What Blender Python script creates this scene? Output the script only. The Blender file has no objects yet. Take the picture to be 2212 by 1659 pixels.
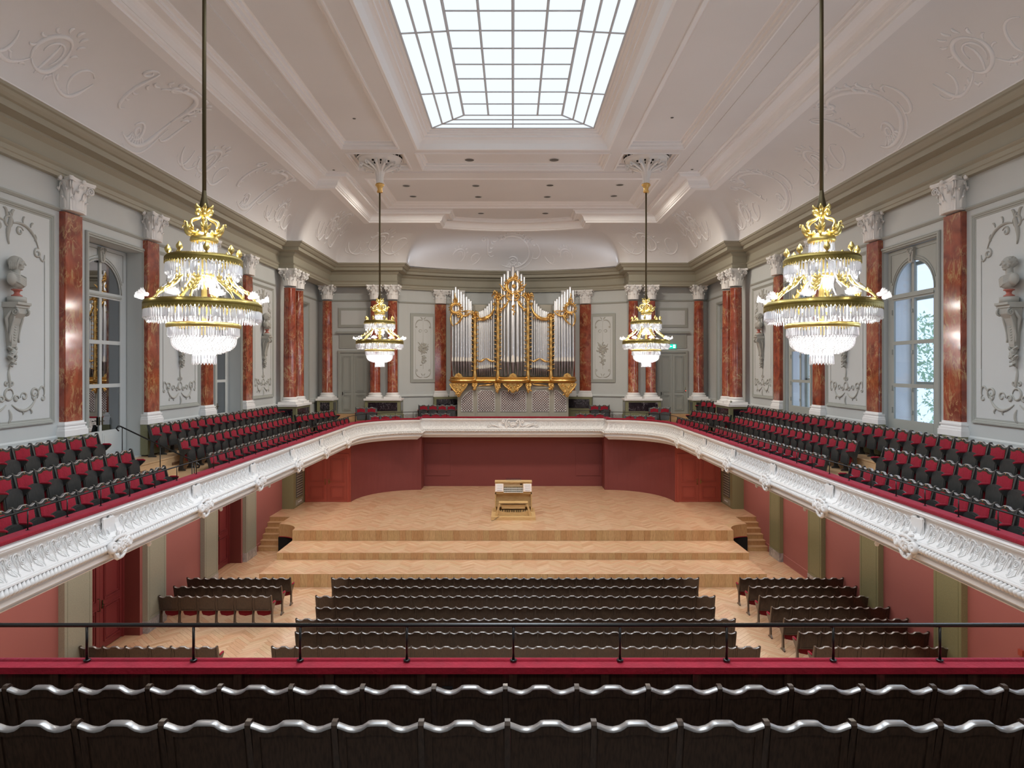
import bpy, math, random
from mathutils import Matrix, Vector, noise
random.seed(7)
PI = math.pi
sc = bpy.context.scene
COL = sc.collection

# ---------------------------------------------------------------- camera
cam_d = bpy.data.cameras.new('camera'); cam = bpy.data.objects.new('camera', cam_d); COL.objects.link(cam)
cam.location = (0, 0, 7.5); cam.rotation_euler = (PI/2, 0, 0)
cam_d.sensor_width = 36; cam_d.lens = 1420/2212*36
cam_d.shift_x = -2/2212; cam_d.shift_y = -32.5/2212
cam_d.clip_start = .05; cam_d.clip_end = 300
sc.camera = cam

# ---------------------------------------------------------------- world, light, exposure
w = bpy.data.worlds.new('world'); sc.world = w; w.use_nodes = True
wn = w.node_tree; wn.nodes.clear()
wo = wn.nodes.new('ShaderNodeOutputWorld'); wb = wn.nodes.new('ShaderNodeBackground')
wb.inputs[0].default_value = (.62, .76, 1, 1); wb.inputs[1].default_value = 1.5
wn.links.new(wb.outputs[0], wo.inputs[0])

def area(name, loc, sx, sy, power, color=(1, 1, 1), rot=(0, 0, 0), spread=PI):
    d = bpy.data.lights.new(name, 'AREA'); d.shape = 'RECTANGLE'; d.size = sx; d.size_y = sy
    d.energy = power; d.color = color; d.spread = spread
    o = bpy.data.objects.new(name, d); COL.objects.link(o); o.location = loc; o.rotation_euler = rot
    return o
# daylight of the glazed laylight, just under its panes
area('laylight_light', (0, 11.5, 15.38), 4.2, 19.0, 1200, (.82, .91, 1), spread=math.radians(140))
# daylight entering at the tall windows of the right wall
for yw in (10.3, 17.2, 24.1): area('window_light', (10.3, yw, 8.2), 1.5, 4.2, 65, (.7, .84, 1), (0, PI/2, 0))
# concealed lamp strips on top of the main cornice, washing the cove
for s in (-1, 1): area('cornice_light', (s*10.0, 12.5, 13.2), .25, 32, 880, (.8, .89, 1), (0, s*math.radians(-160), 0))
area('cornice_light', (0, 35.1, 13.2), 12, .25, 14, (.84, .91, 1), (math.radians(160), 0, 0))
# added fill light behind the camera, standing for no lamp in view
area('rear_fill_light', (0, -1.6, 13.8), 12, 2, 260, (1, .96, .9), (math.radians(35), 0, 0))
# stage lamps over the platform
for xs in (-4.5, 0, 4.5): area('stage_light', (xs, 28.2, 14.85), 1.2, .8, 330, (1, .9, .76))
# lamps under the balcony soffit, washing the lower walls
for s in (-1, 1):
    area('soffit_light', (s*9.1, 18.5, 3.75), 1.2, 22, 170, (1, .93, .86))
sc.view_settings.view_transform = 'Standard'; sc.view_settings.look = 'None'
sc.view_settings.gamma = 1; sc.view_settings.use_curve_mapping = False
sc.view_settings.exposure = 0.12
cy = sc.cycles
cy.max_bounces = 7; cy.diffuse_bounces = 4; cy.glossy_bounces = 3; cy.transmission_bounces = 5; cy.transparent_max_bounces = 10
cy.caustics_reflective = False; cy.caustics_refractive = False
cy.sample_clamp_indirect = 6; cy.use_denoising = True
cy.use_adaptive_sampling = True; cy.adaptive_threshold = .02

# ---------------------------------------------------------------- materials
def nt(m): return m.node_tree.nodes, m.node_tree.links
def P(name, col, rough=.6, metal=0, spec=.5, coat=0, **k):
    m = bpy.data.materials.new(name); m.use_nodes = True
    b = m.node_tree.nodes['Principled BSDF']
    b.inputs['Base Color'].default_value = (*col, 1); b.inputs['Roughness'].default_value = rough
    b.inputs['Metallic'].default_value = metal; b.inputs['Specular IOR Level'].default_value = spec
    b.inputs['Coat Weight'].default_value = coat; b.inputs['Coat Roughness'].default_value = .12
    for a, v in k.items(): b.inputs[a.replace('_', ' ')].default_value = v
    return m
def S(r, g, b):
    f = lambda c: (c/255/12.92) if c/255 <= .04045 else ((c/255+.055)/1.055)**2.4
    return (f(r), f(g), f(b))
def mottle(m, scale=4, amt=.12, bump=0, bscale=60, coord='Object', detail=4, stretch=None, dist=.02):
    n, l = nt(m); b = n['Principled BSDF']; c0 = b.inputs['Base Color'].default_value[:3]
    tc = n.new('ShaderNodeTexCoord'); src = tc.outputs[coord]
    if stretch:
        mp = n.new('ShaderNodeMapping'); mp.inputs['Scale'].default_value = stretch; l.new(src, mp.inputs[0]); src = mp.outputs[0]
    no = n.new('ShaderNodeTexNoise'); no.inputs['Scale'].default_value = scale; no.inputs['Detail'].default_value = detail
    l.new(src, no.inputs['Vector'])
    mx = n.new('ShaderNodeMix'); mx.data_type = 'RGBA'
    mx.inputs[6].default_value = (*[c*(1-amt) for c in c0], 1); mx.inputs[7].default_value = (*[min(1, c*(1+amt)) for c in c0], 1)
    l.new(no.outputs[0], mx.inputs[0]); l.new(mx.outputs[2], b.inputs['Base Color'])
    if bump:
        n2 = n.new('ShaderNodeTexNoise'); n2.inputs['Scale'].default_value = bscale; n2.inputs['Detail'].default_value = 3
        l.new(src, n2.inputs['Vector'])
        bp = n.new('ShaderNodeBump'); bp.inputs['Strength'].default_value = bump; bp.inputs['Distance'].default_value = dist
        l.new(n2.outputs[0], bp.inputs['Height']); l.new(bp.outputs[0], b.inputs['Normal'])
    return m
def marble(name, base, dark, vein, scale=1.6, vw=.035, rough=.12, coat=.6, white=None):
    m = P(name, base, rough, coat=coat); n, l = nt(m); b = n['Principled BSDF']
    tc = n.new('ShaderNodeTexCoord'); oi = n.new('ShaderNodeObjectInfo')
    va = n.new('ShaderNodeVectorMath'); va.operation = 'ADD'; l.new(tc.outputs['Object'], va.inputs[0])
    vs = n.new('ShaderNodeVectorMath'); vs.operation = 'SCALE'; vs.inputs['Scale'].default_value = 37
    cb = n.new('ShaderNodeCombineXYZ')
    for i in range(3): l.new(oi.outputs['Random'], cb.inputs[i])
    l.new(cb.outputs[0], vs.inputs[0]); l.new(vs.outputs[0], va.inputs[1])
    n1 = n.new('ShaderNodeTexNoise'); n1.inputs['Scale'].default_value = scale*1.3; n1.inputs['Detail'].default_value = 6
    n1.inputs['Distortion'].default_value = 1.2
    l.new(va.outputs[0], n1.inputs['Vector'])
    r1 = n.new('ShaderNodeValToRGB'); l.new(n1.outputs[0], r1.inputs[0])
    r1.color_ramp.elements[0].position = .32; r1.color_ramp.elements[0].color = (*dark, 1)
    r1.color_ramp.elements[1].position = .66; r1.color_ramp.elements[1].color = (*base, 1)
    # veins: |noise - .5| thin bands
    out = r1.outputs[0]
    for sc_, w_, col, dst in ((scale, vw, vein, 2.0), (scale*2.3, vw*.45, white or vein, 1.0)):
        mp = n.new('ShaderNodeMapping'); mp.inputs['Rotation'].default_value = (.6, .5, .3); mp.inputs['Scale'].default_value = (1.3, 1.3, .62)
        l.new(va.outputs[0], mp.inputs[0])
        nv = n.new('ShaderNodeTexNoise'); nv.inputs['Scale'].default_value = sc_; nv.inputs['Detail'].default_value = 5
        nv.inputs['Distortion'].default_value = dst; l.new(mp.outputs[0], nv.inputs['Vector'])
        sb = n.new('ShaderNodeMath'); sb.operation = 'SUBTRACT'; sb.inputs[1].default_value = .5; l.new(nv.outputs[0], sb.inputs[0])
        ab = n.new('ShaderNodeMath'); ab.operation = 'ABSOLUTE'; l.new(sb.outputs[0], ab.inputs[0])
        mr = n.new('ShaderNodeMapRange'); mr.inputs['From Min'].default_value = 0; mr.inputs['From Max'].default_value = w_
        mr.inputs['To Min'].default_value = .85; mr.inputs['To Max'].default_value = 0; l.new(ab.outputs[0], mr.inputs['Value'])
        nm = n.new('ShaderNodeTexNoise'); nm.inputs['Scale'].default_value = scale*1.1; l.new(va.outputs[0], nm.inputs['Vector'])
        rm = n.new('ShaderNodeMapRange'); rm.inputs['From Min'].default_value = .42; rm.inputs['From Max'].default_value = .6; l.new(nm.outputs[0], rm.inputs['Value'])
        mu = n.new('ShaderNodeMath'); mu.operation = 'MULTIPLY'; l.new(mr.outputs[0], mu.inputs[0]); l.new(rm.outputs[0], mu.inputs[1])
        mx = n.new('ShaderNodeMix'); mx.data_type = 'RGBA'; l.new(mu.outputs[0], mx.inputs[0]); l.new(out, mx.inputs[6])
        mx.inputs[7].default_value = (*col, 1); out = mx.outputs[2]
    l.new(out, b.inputs['Base Color'])
    return m
def wood(name, base, dark, rough=.35, scale=6, axis=2, tone='', amt=.25, coat=.15):
    m = P(name, base, rough, coat=coat); n, l = nt(m); b = n['Principled BSDF']
    tc = n.new('ShaderNodeTexCoord'); mp = n.new('ShaderNodeMapping')
    s = [14, 14, 14]; s[axis] = 1.0; mp.inputs['Scale'].default_value = s; 
    oi = n.new('ShaderNodeObjectInfo'); l.new(tc.outputs['Object'], mp.inputs[0])
    cb = n.new('ShaderNodeCombineXYZ'); 
    ml = n.new('ShaderNodeMath'); ml.operation = 'MULTIPLY'; ml.inputs[1].default_value = 51; l.new(oi.outputs['Random'], ml.inputs[0])
    for i in range(3): l.new(ml.outputs[0], cb.inputs[i])
    l.new(cb.outputs[0], mp.inputs['Location'])
    no = n.new('ShaderNodeTexNoise'); no.inputs['Scale'].default_value = scale; no.inputs['Detail'].default_value = 5; no.inputs['Distortion'].default_value = .3
    l.new(mp.outputs[0], no.inputs['Vector'])
    mx = n.new('ShaderNodeMix'); mx.data_type = 'RGBA'; mx.inputs[6].default_value = (*dark, 1); mx.inputs[7].default_value = (*base, 1)
    rm = n.new('ShaderNodeMapRange'); rm.inputs['From Min'].default_value = .35; rm.inputs['From Max'].default_value = .6
    l.new(no.outputs[0], rm.inputs['Value']); l.new(rm.outputs[0], mx.inputs[0]); out = mx.outputs[2]
    if tone:
        if tone == 'attr':
            at = n.new('ShaderNodeAttribute'); at.attribute_name = 'tone'; src = at.outputs['Fac']
        else: src = oi.outputs['Random']
        rp = n.new('ShaderNodeValToRGB'); l.new(src, rp.inputs[0])
        e = rp.color_ramp.elements; e[0].color = (.84, .76, .68, 1); e[1].color = (1.06, 1.1, 1.12, 1)
        e2 = e.new(.3); e2.color = (.95, .86, .82, 1); e3 = e.new(.55); e3.color = (1, 1, 1, 1); e4 = e.new(.8); e4.color = (.92, .95, .9, 1)
        mm = n.new('ShaderNodeMix'); mm.data_type = 'RGBA'; mm.blend_type = 'MULTIPLY'; mm.inputs[0].default_value = 1
        l.new(out, mm.inputs[6]); l.new(rp.outputs[0], mm.inputs[7]); out = mm.outputs[2]
    l.new(out, b.inputs['Base Color'])
    return m
def emis(name, col, st):
    m = bpy.data.materials.new(name); m.use_nodes = True; n, l = nt(m); n.clear()
    o = n.new('ShaderNodeOutputMaterial'); e = n.new('ShaderNodeEmission'); e.inputs[0].default_value = (*col, 1); e.inputs[1].default_value = st
    l.new(e.outputs[0], o.inputs[0]); return m

M = {}
M['wall'] = mottle(P('wall_paint', S(198, 203, 203), .55), 1.2, .03, .05, 90, dist=.004)
M['panel'] = mottle(P('panel_paint', S(205, 210, 211), .5), 1.1, .03)
M['trim'] = P('trim_grey', S(165, 169, 164), .5)
M['stucco'] = mottle(P('grey_stucco', S(176, 176, 170), .6), 6, .06)
M['olive'] = mottle(P('entablature_olive', S(162, 158, 142), .55), .8, .05)
M['ceil'] = mottle(P('ceiling_plaster', S(226, 227, 230), .7), .6, .03)
M['ceilorn'] = P('ceiling_relief', S(242, 243, 246), .65)
M['white'] = mottle(P('white_plaster', S(240, 240, 240), .5), 5, .04)
M['whitegloss'] = P('white_gloss_paint', S(236, 236, 236), .35)
M['redmarble'] = marble('red_marble', S(168, 82, 56), S(122, 50, 34), S(196, 156, 110), 1.7, .038, .12, .8)
M['blackmarble'] = marble('black_marble', S(38, 32, 40), S(20, 18, 26), S(190, 180, 190), 2.2, .012, .15, .4)
M['greymarble'] = marble('grey_marble', S(178, 176, 176), S(140, 140, 142), S(225, 225, 225), 2.5, .02, .2, .3)
M['granite'] = mottle(P('green_granite', S(132, 132, 100), .35), 70, .32, detail=2)
M['granitegrey'] = mottle(P('grey_granite', S(156, 158, 144), .35), 70, .28, detail=2)
M['salmon'] = mottle(P('salmon_paint', S(166, 102, 98), .6), .9, .05)
M['maroon'] = mottle(P('maroon_paint', S(128, 62, 60), .6), .9, .05)
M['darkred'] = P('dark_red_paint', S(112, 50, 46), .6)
M['reddoor'] = P('red_door_paint', S(164, 74, 60), .45)
M['reddoor2'] = P('crimson_door_paint', S(128, 52, 54), .45)
M['velvet'] = mottle(P('red_velvet', S(146, 10, 38), .9, Sheen_Weight=.35, Sheen_Roughness=.4), 9, .3, .3, 30)
M['velvet'].node_tree.nodes['Principled BSDF'].inputs['Sheen Tint'].default_value = (1, .25, .4, 1)
M['velvetdark'] = mottle(P('dark_red_velvet', S(120, 10, 28), .9), 9, .2)
M['darkwood'] = wood('dark_oak', S(66, 50, 40), S(44, 32, 25), .3, 5, 2, coat=.5)
M['blackwood'] = wood('black_oak', S(52, 54, 54), S(38, 40, 41), .38, 5, 2, coat=.2)
M['oak'] = wood('light_oak', S(210, 176, 136), S(190, 154, 114), .4, 5, 0)
M['oakv'] = wood('light_oak_upright', S(206, 170, 124), S(182, 146, 102), .4, 6, 2, tone='rnd')
M['plank'] = wood('oak_plank', S(228, 192, 158), S(212, 172, 136), .33, 5, 0, tone='rnd', coat=.25)
M['plankf'] = wood('oak_planks', S(228, 192, 158), S(212, 172, 136), .33, 5, 0, tone='attr', coat=.25)
M['subfloor'] = P('floor_joint', S(120, 84, 56), .8)
M['gold'] = P('gilding', S(228, 188, 118), .36, 1)
M['chgold'] = P('chandelier_gilding', S(226, 204, 128), .38, 1)
M['rail'] = P('highlight_greyed_rail', S(92, 88, 88), .4, 0, 1.0, coat=1)  # dark wood lightened to grey: the skylight's silvery highlight is partly in the colour
M['rail'].node_tree.nodes['Principled BSDF'].inputs['Coat IOR'].default_value = 2.6
M['rail'].node_tree.nodes['Principled BSDF'].inputs['Coat Roughness'].default_value = .34
M['goldpale'] = P('pale_gilding', S(214, 176, 110), .35, 1)
M['brass'] = P('aged_brass', S(140, 124, 70), .5, 1)
M['bronze'] = P('dark_bronze', S(84, 74, 52), .5, .8)
M['tin'] = P('polished_tin', S(232, 234, 238), .34, 1)
M['tindark'] = P('pipe_foot_metal', S(158, 148, 148), .4, 1)
M['black'] = P('black_metal', S(22, 22, 23), .28)
M['void'] = P('dark_void', S(12, 11, 12), .9)
M['grille'] = P('grille_grey', S(84, 84, 82), .5)
M['lattice'] = P('lattice_backing', S(92, 60, 56), .8)
M['organgrey'] = mottle(P('organ_case_grey', S(170, 166, 154), .5), 3, .06)
M['glassmirror'] = P('dark_door_glass', S(178, 182, 188), .01, 1)
def clearglass():
    m = bpy.data.materials.new('window_glass'); m.use_nodes = True; n, l = nt(m); n.clear()
    o = n.new('ShaderNodeOutputMaterial'); t = n.new('ShaderNodeBsdfTransparent'); g = n.new('ShaderNodeBsdfGlossy'); g.inputs['Roughness'].default_value = .02
    t.inputs[0].default_value = (.9, .95, 1, 1)
    mx = n.new('ShaderNodeMixShader'); mx.inputs[0].default_value = .08
    l.new(t.outputs[0], mx.inputs[1]); l.new(g.outputs[0], mx.inputs[2]); l.new(mx.outputs[0], o.inputs[0]); return m
M['glass'] = clearglass()
def crystal():
    m = bpy.data.materials.new('cut_crystal'); m.use_nodes = True; n, l = nt(m); n.clear()
    o = n.new('ShaderNodeOutputMaterial'); t = n.new('ShaderNodeBsdfTranslucent'); t.inputs[0].default_value = (.97, .97, 1, 1)
    d = n.new('ShaderNodeBsdfDiffuse'); d.inputs[0].default_value = (.92, .93, .97, 1)
    g = n.new('ShaderNodeBsdfGlossy'); g.inputs['Roughness'].default_value = .12
    tr = n.new('ShaderNodeBsdfTransparent')
    a = n.new('ShaderNodeMixShader'); a.inputs[0].default_value = .5; l.new(t.outputs[0], a.inputs[1]); l.new(d.outputs[0], a.inputs[2])
    c = n.new('ShaderNodeMixShader'); c.inputs[0].default_value = .22; l.new(a.outputs[0], c.inputs[1]); l.new(g.outputs[0], c.inputs[2])
    e = n.new('ShaderNodeMixShader'); e.inputs[0].default_value = .12; l.new(c.outputs[0], e.inputs[1]); l.new(tr.outputs[0], e.inputs[2])
    l.new(e.outputs[0], o.inputs[0]); return m
M['crystal'] = crystal()
M['bulb'] = emis('lamp_bulb', (1, .95, .86), 30)
M['laylight'] = emis('laylight_pane', (.84, .93, .98), 1.04)
M['steelbar'] = P('grey_glazing_bar', S(196, 198, 204), .6)
M['signgreen'] = emis('exit_sign_green', (.0, .55, .36), 1.6)
M['signwhite'] = emis('exit_sign_white', (.9, 1, .97), 2.0)
M['redlamp'] = emis('red_indicator', (1, .1, .06), 3)
M['leaf'] = mottle(P('foliage', S(160, 186, 150), .7), 3, .3)
M['pinkmarble'] = P('pink_socle', S(178, 104, 92), .35)
M['ivory'] = P('ivory_keys', S(236, 234, 228), .3)
M['maple'] = wood('maple', S(224, 190, 136), S(206, 166, 108), .4, 5, 0)
M['pinkwood'] = P('stop_jamb_white', S(238, 222, 214), .5)

# ---------------------------------------------------------------- mesh helpers
class MB:
    def __init__(s): s.v = []; s.f = []; s.m = []; s.s = []; s.T = None; s.tone = None
    def add(s, vs, fs, m=0, smooth=False):
        o = len(s.v)
        if s.T is not None: vs = [tuple(s.T @ Vector(p)) for p in vs]
        s.v.extend(vs)
        for f in fs: s.f.append(tuple(i+o for i in f)); s.m.append(m); s.s.append(smooth)
        return s
    def box(s, x0, x1, y0, y1, z0, z1, m=0):
        return s.add([(x0,y0,z0),(x1,y0,z0),(x1,y1,z0),(x0,y1,z0),(x0,y0,z1),(x1,y0,z1),(x1,y1,z1),(x0,y1,z1)],
                     [(0,3,2,1),(4,5,6,7),(0,1,5,4),(1,2,6,5),(2,3,7,6),(3,0,4,7)], m)
    def quad(s, a, b, c, d, m=0): return s.add([a, b, c, d], [(0,1,2,3)], m)
    def lathe(s, prof, n=16, c=(0,0,0), m=0, smooth=True, a0=0, a1=2*PI, caps=False, mod=None):
        full = abs(a1-a0-2*PI) < 1e-6; k = n if full else n+1; vs = []
        for r, z in prof:
            for i in range(k):
                a = a0+(a1-a0)*i/n; rr = r*(mod(a, z) if mod else 1)
                vs.append((c[0]+rr*math.cos(a), c[1]+rr*math.sin(a), c[2]+z))
        fs = []
        for j in range(len(prof)-1):
            for i in range(n):
                i2 = (i+1) % k if full else i+1
                fs.append((j*k+i, j*k+i2, (j+1)*k+i2, (j+1)*k+i))
        if caps: fs.append(tuple(range(k))[::-1]); fs.append(tuple((len(prof)-1)*k+i for i in range(k)))
        return s.add(vs, fs, m, smooth)
    def sphere(s, c, r, n=10, k=6, m=0, sq=(1,1,1)):
        vs = []; fs = []
        for j in range(k+1):
            t = PI*j/k
            for i in range(n):
                a = 2*PI*i/n; vs.append((c[0]+r*sq[0]*math.sin(t)*math.cos(a), c[1]+r*sq[1]*math.sin(t)*math.sin(a), c[2]+r*sq[2]*math.cos(t)))
        for j in range(k):
            for i in range(n): fs.append((j*n+i, (j+1)*n+i, (j+1)*n+(i+1)%n, j*n+(i+1)%n))
        return s.add(vs, fs, m, True)
    def tube(s, pts, r, n=6, m=0, closed=False, smooth=True, flat=1.0, up=None):
        pts = [Vector(p) for p in pts]; N = len(pts)
        if N < 2: return s
        rr = r if isinstance(r, (list, tuple)) else [r]*N
        vs = []; pu = None
        for i, p in enumerate(pts):
            a = pts[(i-1) % N] if closed or i else p; b = pts[(i+1) % N] if closed or i < N-1 else p
            t = (b-a)
            if t.length < 1e-9: t = Vector((0,0,1))
            t.normalize()
            if up is not None: u = Vector(up(p) if callable(up) else up)
            else: u = pu if pu is not None else (Vector((0,0,1)) if abs(t.z) < .9 else Vector((1,0,0)))
            u = u-t*u.dot(t)
            if u.length < 1e-6: u = t.orthogonal()
            u.normalize(); w_ = t.cross(u); pu = u
            for k in range(n):
                q = 2*PI*k/n; vs.append(tuple(p+(u*math.cos(q)*flat+w_*math.sin(q))*rr[i]))
        fs = []
        for i in range(N if closed else N-1):
            i2 = (i+1) % N
            for k in range(n): fs.append((i*n+k, i*n+(k+1)%n, i2*n+(k+1)%n, i2*n+k))
        if not closed: fs.append(tuple(range(n))[::-1]); fs.append(tuple((N-1)*n+k for k in range(n)))
        return s.add(vs, fs, m, smooth)
    def sweep(s, path, prof, closed=False, m=0, smooth=False, caps=True):
        # path in plan; profile (n, z): n to the right of the path direction, i.e. into the hall
        N = len(path); K = len(prof); vs = []
        def nrm(a, b):
            dx, dy = b[0]-a[0], b[1]-a[1]; L = math.hypot(dx, dy) or 1; return (dy/L, -dx/L)
        for i, p in enumerate(path):
            if closed or 0 < i < N-1:
                n1 = nrm(path[i-1], p); n2 = nrm(p, path[(i+1) % N]); d = 1+n1[0]*n2[0]+n1[1]*n2[1]; d = max(d, .25)
                nx, ny = (n1[0]+n2[0])/d, (n1[1]+n2[1])/d
            elif i == 0: nx, ny = nrm(p, path[1])
            else: nx, ny = nrm(path[-2], p)
            for a, z in prof: vs.append((p[0]+nx*a, p[1]+ny*a, z))
        fs = []
        for i in range(N if closed else N-1):
            j = (i+1) % N
            for k in range(K-1): fs.append((i*K+k, j*K+k, j*K+k+1, i*K+k+1))
        if caps and not closed and K > 2: fs.append(tuple(range(K))); fs.append(tuple((N-1)*K+k for k in range(K))[::-1])
        return s.add(vs, fs, m, smooth)
    def prism(s, poly, d0, d1, axis='y', m=0, smooth=False):
        # poly (a, b): axis 'y' -> (x, z); 'x' -> (y, z); 'z' -> (x, y)
        g = {'y': lambda a, b, d: (a, d, b), 'x': lambda a, b, d: (d, a, b), 'z': lambda a, b, d: (a, b, d)}[axis]
        n = len(poly); vs = [g(a, b, d0) for a, b in poly]+[g(a, b, d1) for a, b in poly]
        s.add(vs, [tuple(range(n))[::-1], tuple(range(n, 2*n))], m)
        return s.add(vs, [(i, (i+1) % n, n+(i+1) % n, n+i) for i in range(n)], m, smooth)
    def mesh(s, name, mats):
        me = bpy.data.meshes.new(name); me.from_pydata(s.v, [], s.f)
        for mt in (mats if isinstance(mats, (list, tuple)) else [mats]): me.materials.append(M[mt] if isinstance(mt, str) else mt)
        me.polygons.foreach_set('material_index', s.m); me.polygons.foreach_set('use_smooth', s.s)
        if s.tone:
            at = me.attributes.new('tone', 'FLOAT', 'FACE'); at.data.foreach_set('value', s.tone)
        me.update(); return me
    def build(s, name, mats, parent=None, **k): return obj(name, s.mesh(name, mats), parent, **k)

def obj(name, data, parent=None, loc=None, rz=None, label=None, cat=None, group=None, kind=None, scale=None):
    o = bpy.data.objects.new(name, data); COL.objects.link(o)
    if parent is not None: o.parent = parent
    if loc is not None: o.location = loc
    if rz is not None: o.rotation_euler[2] = rz
    if scale is not None: o.scale = scale
    tag(o, label, cat, group, kind); return o
def tag(o, label=None, cat=None, group=None, kind=None):
    if label: o['label'] = label
    if cat: o['category'] = cat
    if group: o['group'] = group
    if kind: o['kind'] = kind
    return o
def thing(name, loc=(0,0,0), rz=0, label=None, cat=None, group=None, kind=None): return obj(name, None, None, loc, rz, label, cat, group, kind)
def dup(root, loc=None, rz=None, label=None, group=None, scale=None):
    r = root.copy(); COL.objects.link(r)
    if loc is not None: r.location = loc
    if rz is not None: r.rotation_euler[2] = rz
    if scale is not None: r.scale = scale
    if label: r['label'] = label
    if group: r['group'] = group
    for ch in kids.get(root.name, root.children):
        c = ch.copy(); COL.objects.link(c); c.parent = r
        for g in kids2.get(ch.name, ()):
            d = g.copy(); COL.objects.link(d); d.parent = c
    return r
kids = {}; kids2 = {}
def remember(root):
    kids[root.name] = list(root.children)
    for c in kids[root.name]: kids2[c.name] = list(c.children)
    return root
def arcp(cx, cy, rx, ry, a0, a1, n): return [(cx+rx*math.cos(a0+(a1-a0)*i/n), cy+ry*math.sin(a0+(a1-a0)*i/n)) for i in range(n+1)]
def mirror(path): return [(-x, y) for x, y in reversed(path)]
def spiral(cx, cy, r0, r1, a0, turns, n=18):
    return [(cx+(r0+(r1-r0)*i/n)*math.cos(a0+2*PI*turns*i/n), cy+(r0+(r1-r0)*i/n)*math.sin(a0+2*PI*turns*i/n)) for i in range(n+1)]
def bez(p0, p1, p2, p3, n=10):
    return [tuple((1-t)**3*a+3*(1-t)**2*t*b+3*(1-t)*t*t*c+t**3*d for a, b, c, d in zip(p0, p1, p2, p3)) for t in [i/n for i in range(n+1)]]
def taper(n, r, a=.35, b=.35): return [r*(a+(1-a)*min(1, 3*i/(n-1)))*(b+(1-b)*min(1, 3*(n-1-i)/(n-1))) for i in range(n)]
def strokes(mb, st, fn, r=.02, n=5, m=0, flat=1.0):
    # 2-D strokes drawn as tapered relief rolls on a surface fn(u, v)
    for q in st:
        pts, k = q if isinstance(q, tuple) and isinstance(q[1], (int, float)) and isinstance(q[0], list) else (q, 1)
        p3 = [fn(*p) for p in pts]; mb.tube(p3, taper(len(p3), r*k), n, m)
def leaf2(x, y, a, L, c=.35):
    # a curled acanthus lobe starting at x, y in direction a
    e = (x+L*math.cos(a), y+L*math.sin(a)); s_ = math.sin(a+PI/2)*c*L; q = math.cos(a+PI/2)*c*L
    return bez((x, y), (x+L*.3*math.cos(a)+q, y+L*.3*math.sin(a)+s_), (e[0]+q, e[1]+s_), e, 6)
def flip(st): return [([(-x, y) for x, y in q[0]], q[1]) for q in st]
ORD = 'first second third fourth fifth sixth seventh eighth ninth tenth eleventh twelfth thirteenth fourteenth fifteenth sixteenth seventeenth eighteenth nineteenth twentieth twenty-first twenty-second twenty-third twenty-fourth twenty-fifth twenty-sixth twenty-seventh twenty-eighth twenty-ninth thirtieth thirty-first'.split()
# ================================================================ SHELL: floor, walls, ceiling
def struct(name, mb, mats, parent=None): return mb.build(name, mats, parent, kind=None if parent else 'structure')
ZB = 1.126          # stage height
STY = (22.57, 24.27, 25.98)
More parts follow.
